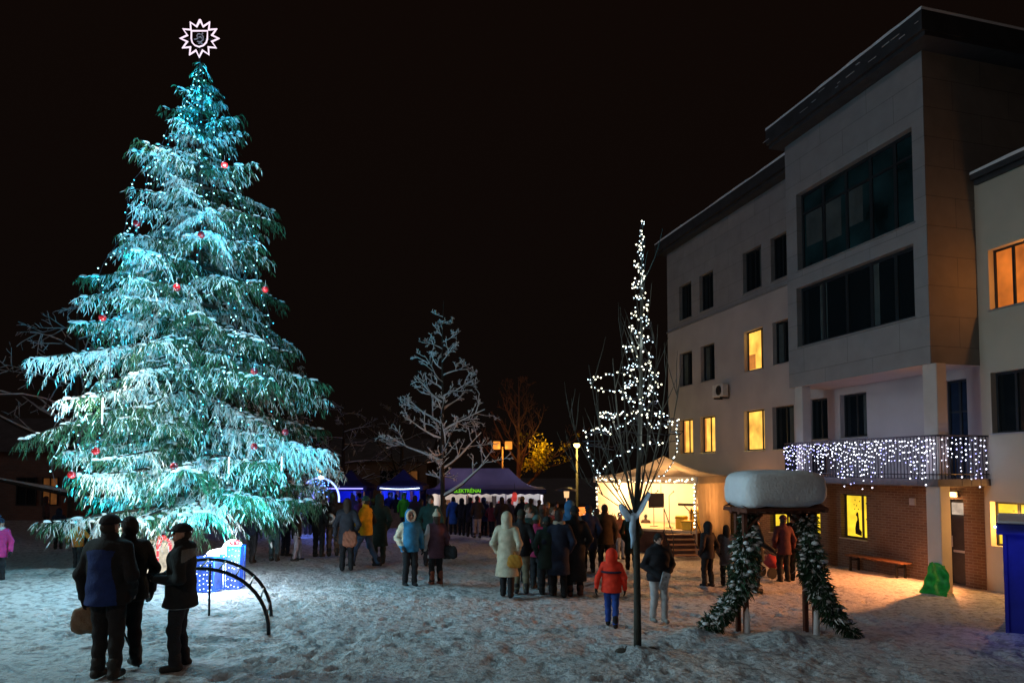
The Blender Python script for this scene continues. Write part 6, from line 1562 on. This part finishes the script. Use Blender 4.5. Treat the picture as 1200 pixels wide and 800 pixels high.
# ------------------------------------------------------------------ lamps
def flood(x, y, z, tgt, pw_, col, ang, blend=.6, r_=.15): light('flood_lamp', 'SPOT', (x, y, z), pw_, col, r_, tgt, ang, blend)
CY_, CW_ = (.0, .66, .90), (.95, 1.0, .86)
flood(-11.4, 14.4, 1.2, (T.x - .6, T.y, T.z + 5.2), 2600, CY_, 95)
flood(-5.0, 12.5, 1.0, (T.x + .3, T.y, T.z + 4.8), 1700, CY_, 95)
flood(-7.7, 11.6, .95, (T.x, T.y, T.z + 4.2), 700, CW_, 80)
flood(-12.6, 11.6, 1.4, (T.x + .1, T.y, T.z + 9.3), 4600, (.0, .60, 1.0), 36)
flood(13.5, 6.5, 7.0, (T.x + .2, T.y, T.z + 8.4), 8500, (.0, .62, 1.0), 25)
flood(-13.0, 5.0, 3.4, (T.x, T.y, T.z + 6.5), 700, (.9, 1.0, .85), 36)
# white lamps hung in the crown, plus unseen cyan ones added for uneven glow
rl = random.Random(12)
def crown_light(px, py, w_, c):
    zz = at(px, py, 13.5).z - T.z; r_ = PROF(zz); dx = at(px, py, 14).x - T.x; p = at(px, py, T.y - math.sqrt(max(.04, r_ * r_ - dx * dx)) - .30)
    light('crown_light', 'POINT', p, w_, c, .05)
for px, py in ((193, 155), (264, 196), (207, 318), (130, 405), (305, 350), (250, 470), (160, 520), (100, 470), (320, 600)): crown_light(px, py, 34, (1.0, .98, .80))
for px, py in ((232, 95), (236, 118), (225, 80), (215, 130), (250, 150), (230, 210), (190, 235), (280, 250), (150, 300), (250, 290), (120, 350), (240, 370), (300, 420), (180, 430), (90, 500), (230, 510), (290, 540), (180, 590), (110, 570), (340, 510)): crown_light(px, py, 30, (.0, .60, 1.0))
# door lamp under the balcony
light('door_lamp', 'SPOT', loc(.92, YW + .24, 2.12), 1900, (1.0, .32, .095), .07, loc(2.0, 1.5, -.2), 118, .6)
light('door_lamp_wash', 'POINT', loc(.92, YW + .22, 2.15), 14, (1.0, .42, .12), .06)
light('window_spill', 'POINT', loc(-1.75, YW - .13, 7.55), 55, (1.0, .36, .08), .06)
light('icicle_glow', 'AREA', loc(2.8, .32, 3.2), 22, (.62, .60, 1.0), target=loc(2.8, -3, 3.1), size=(5.4, 1.0))
light('icicle_glow', 'POINT', loc(-.6, -.5, 3.3), 4, (.6, .55, 1.0), .2)
# unseen lights: cool fill added to brighten the snow, warm street lamp behind
light('square_light', 'SPOT', (-12.5, 8.0, 6.5), 1600, (.62, .95, 1.0), .3, (-3.5, 12.0, 0), 92, .8)
light('square_light', 'POINT', (-4.0, -1.0, 7.5), 380, (1.0, .78, .60), .3)
sun = light('sky_glow', 'SUN', (0, 0, 40), .155, (1.0, .84, .84)); sun.data.angle = R(12)
sun.rotation_euler = Vector((.90, .37, -.30)).to_track_quat('-Z', 'Y').to_euler()

light('gift_glow', 'POINT', ground(262, 692) + Vector((.15, -.35, .55)), 85, (.72, .84, 1.0), .12)
light('lamp', 'POINT', at(634, 520, 42.5), 55, (1.0, .66, .10), .2)
light('window_spill', 'POINT', loc(-.8, YW - .10, 1.65), 150, (1.0, .42, .10), .06)
for px, py in ((752, 330), (750, 400), (735, 450), (770, 470), (715, 500), (765, 510)): light('fairy_glow', 'POINT', at(px, py, LT.y - .12), 2.6, (.8, .95, 1.0), .012)
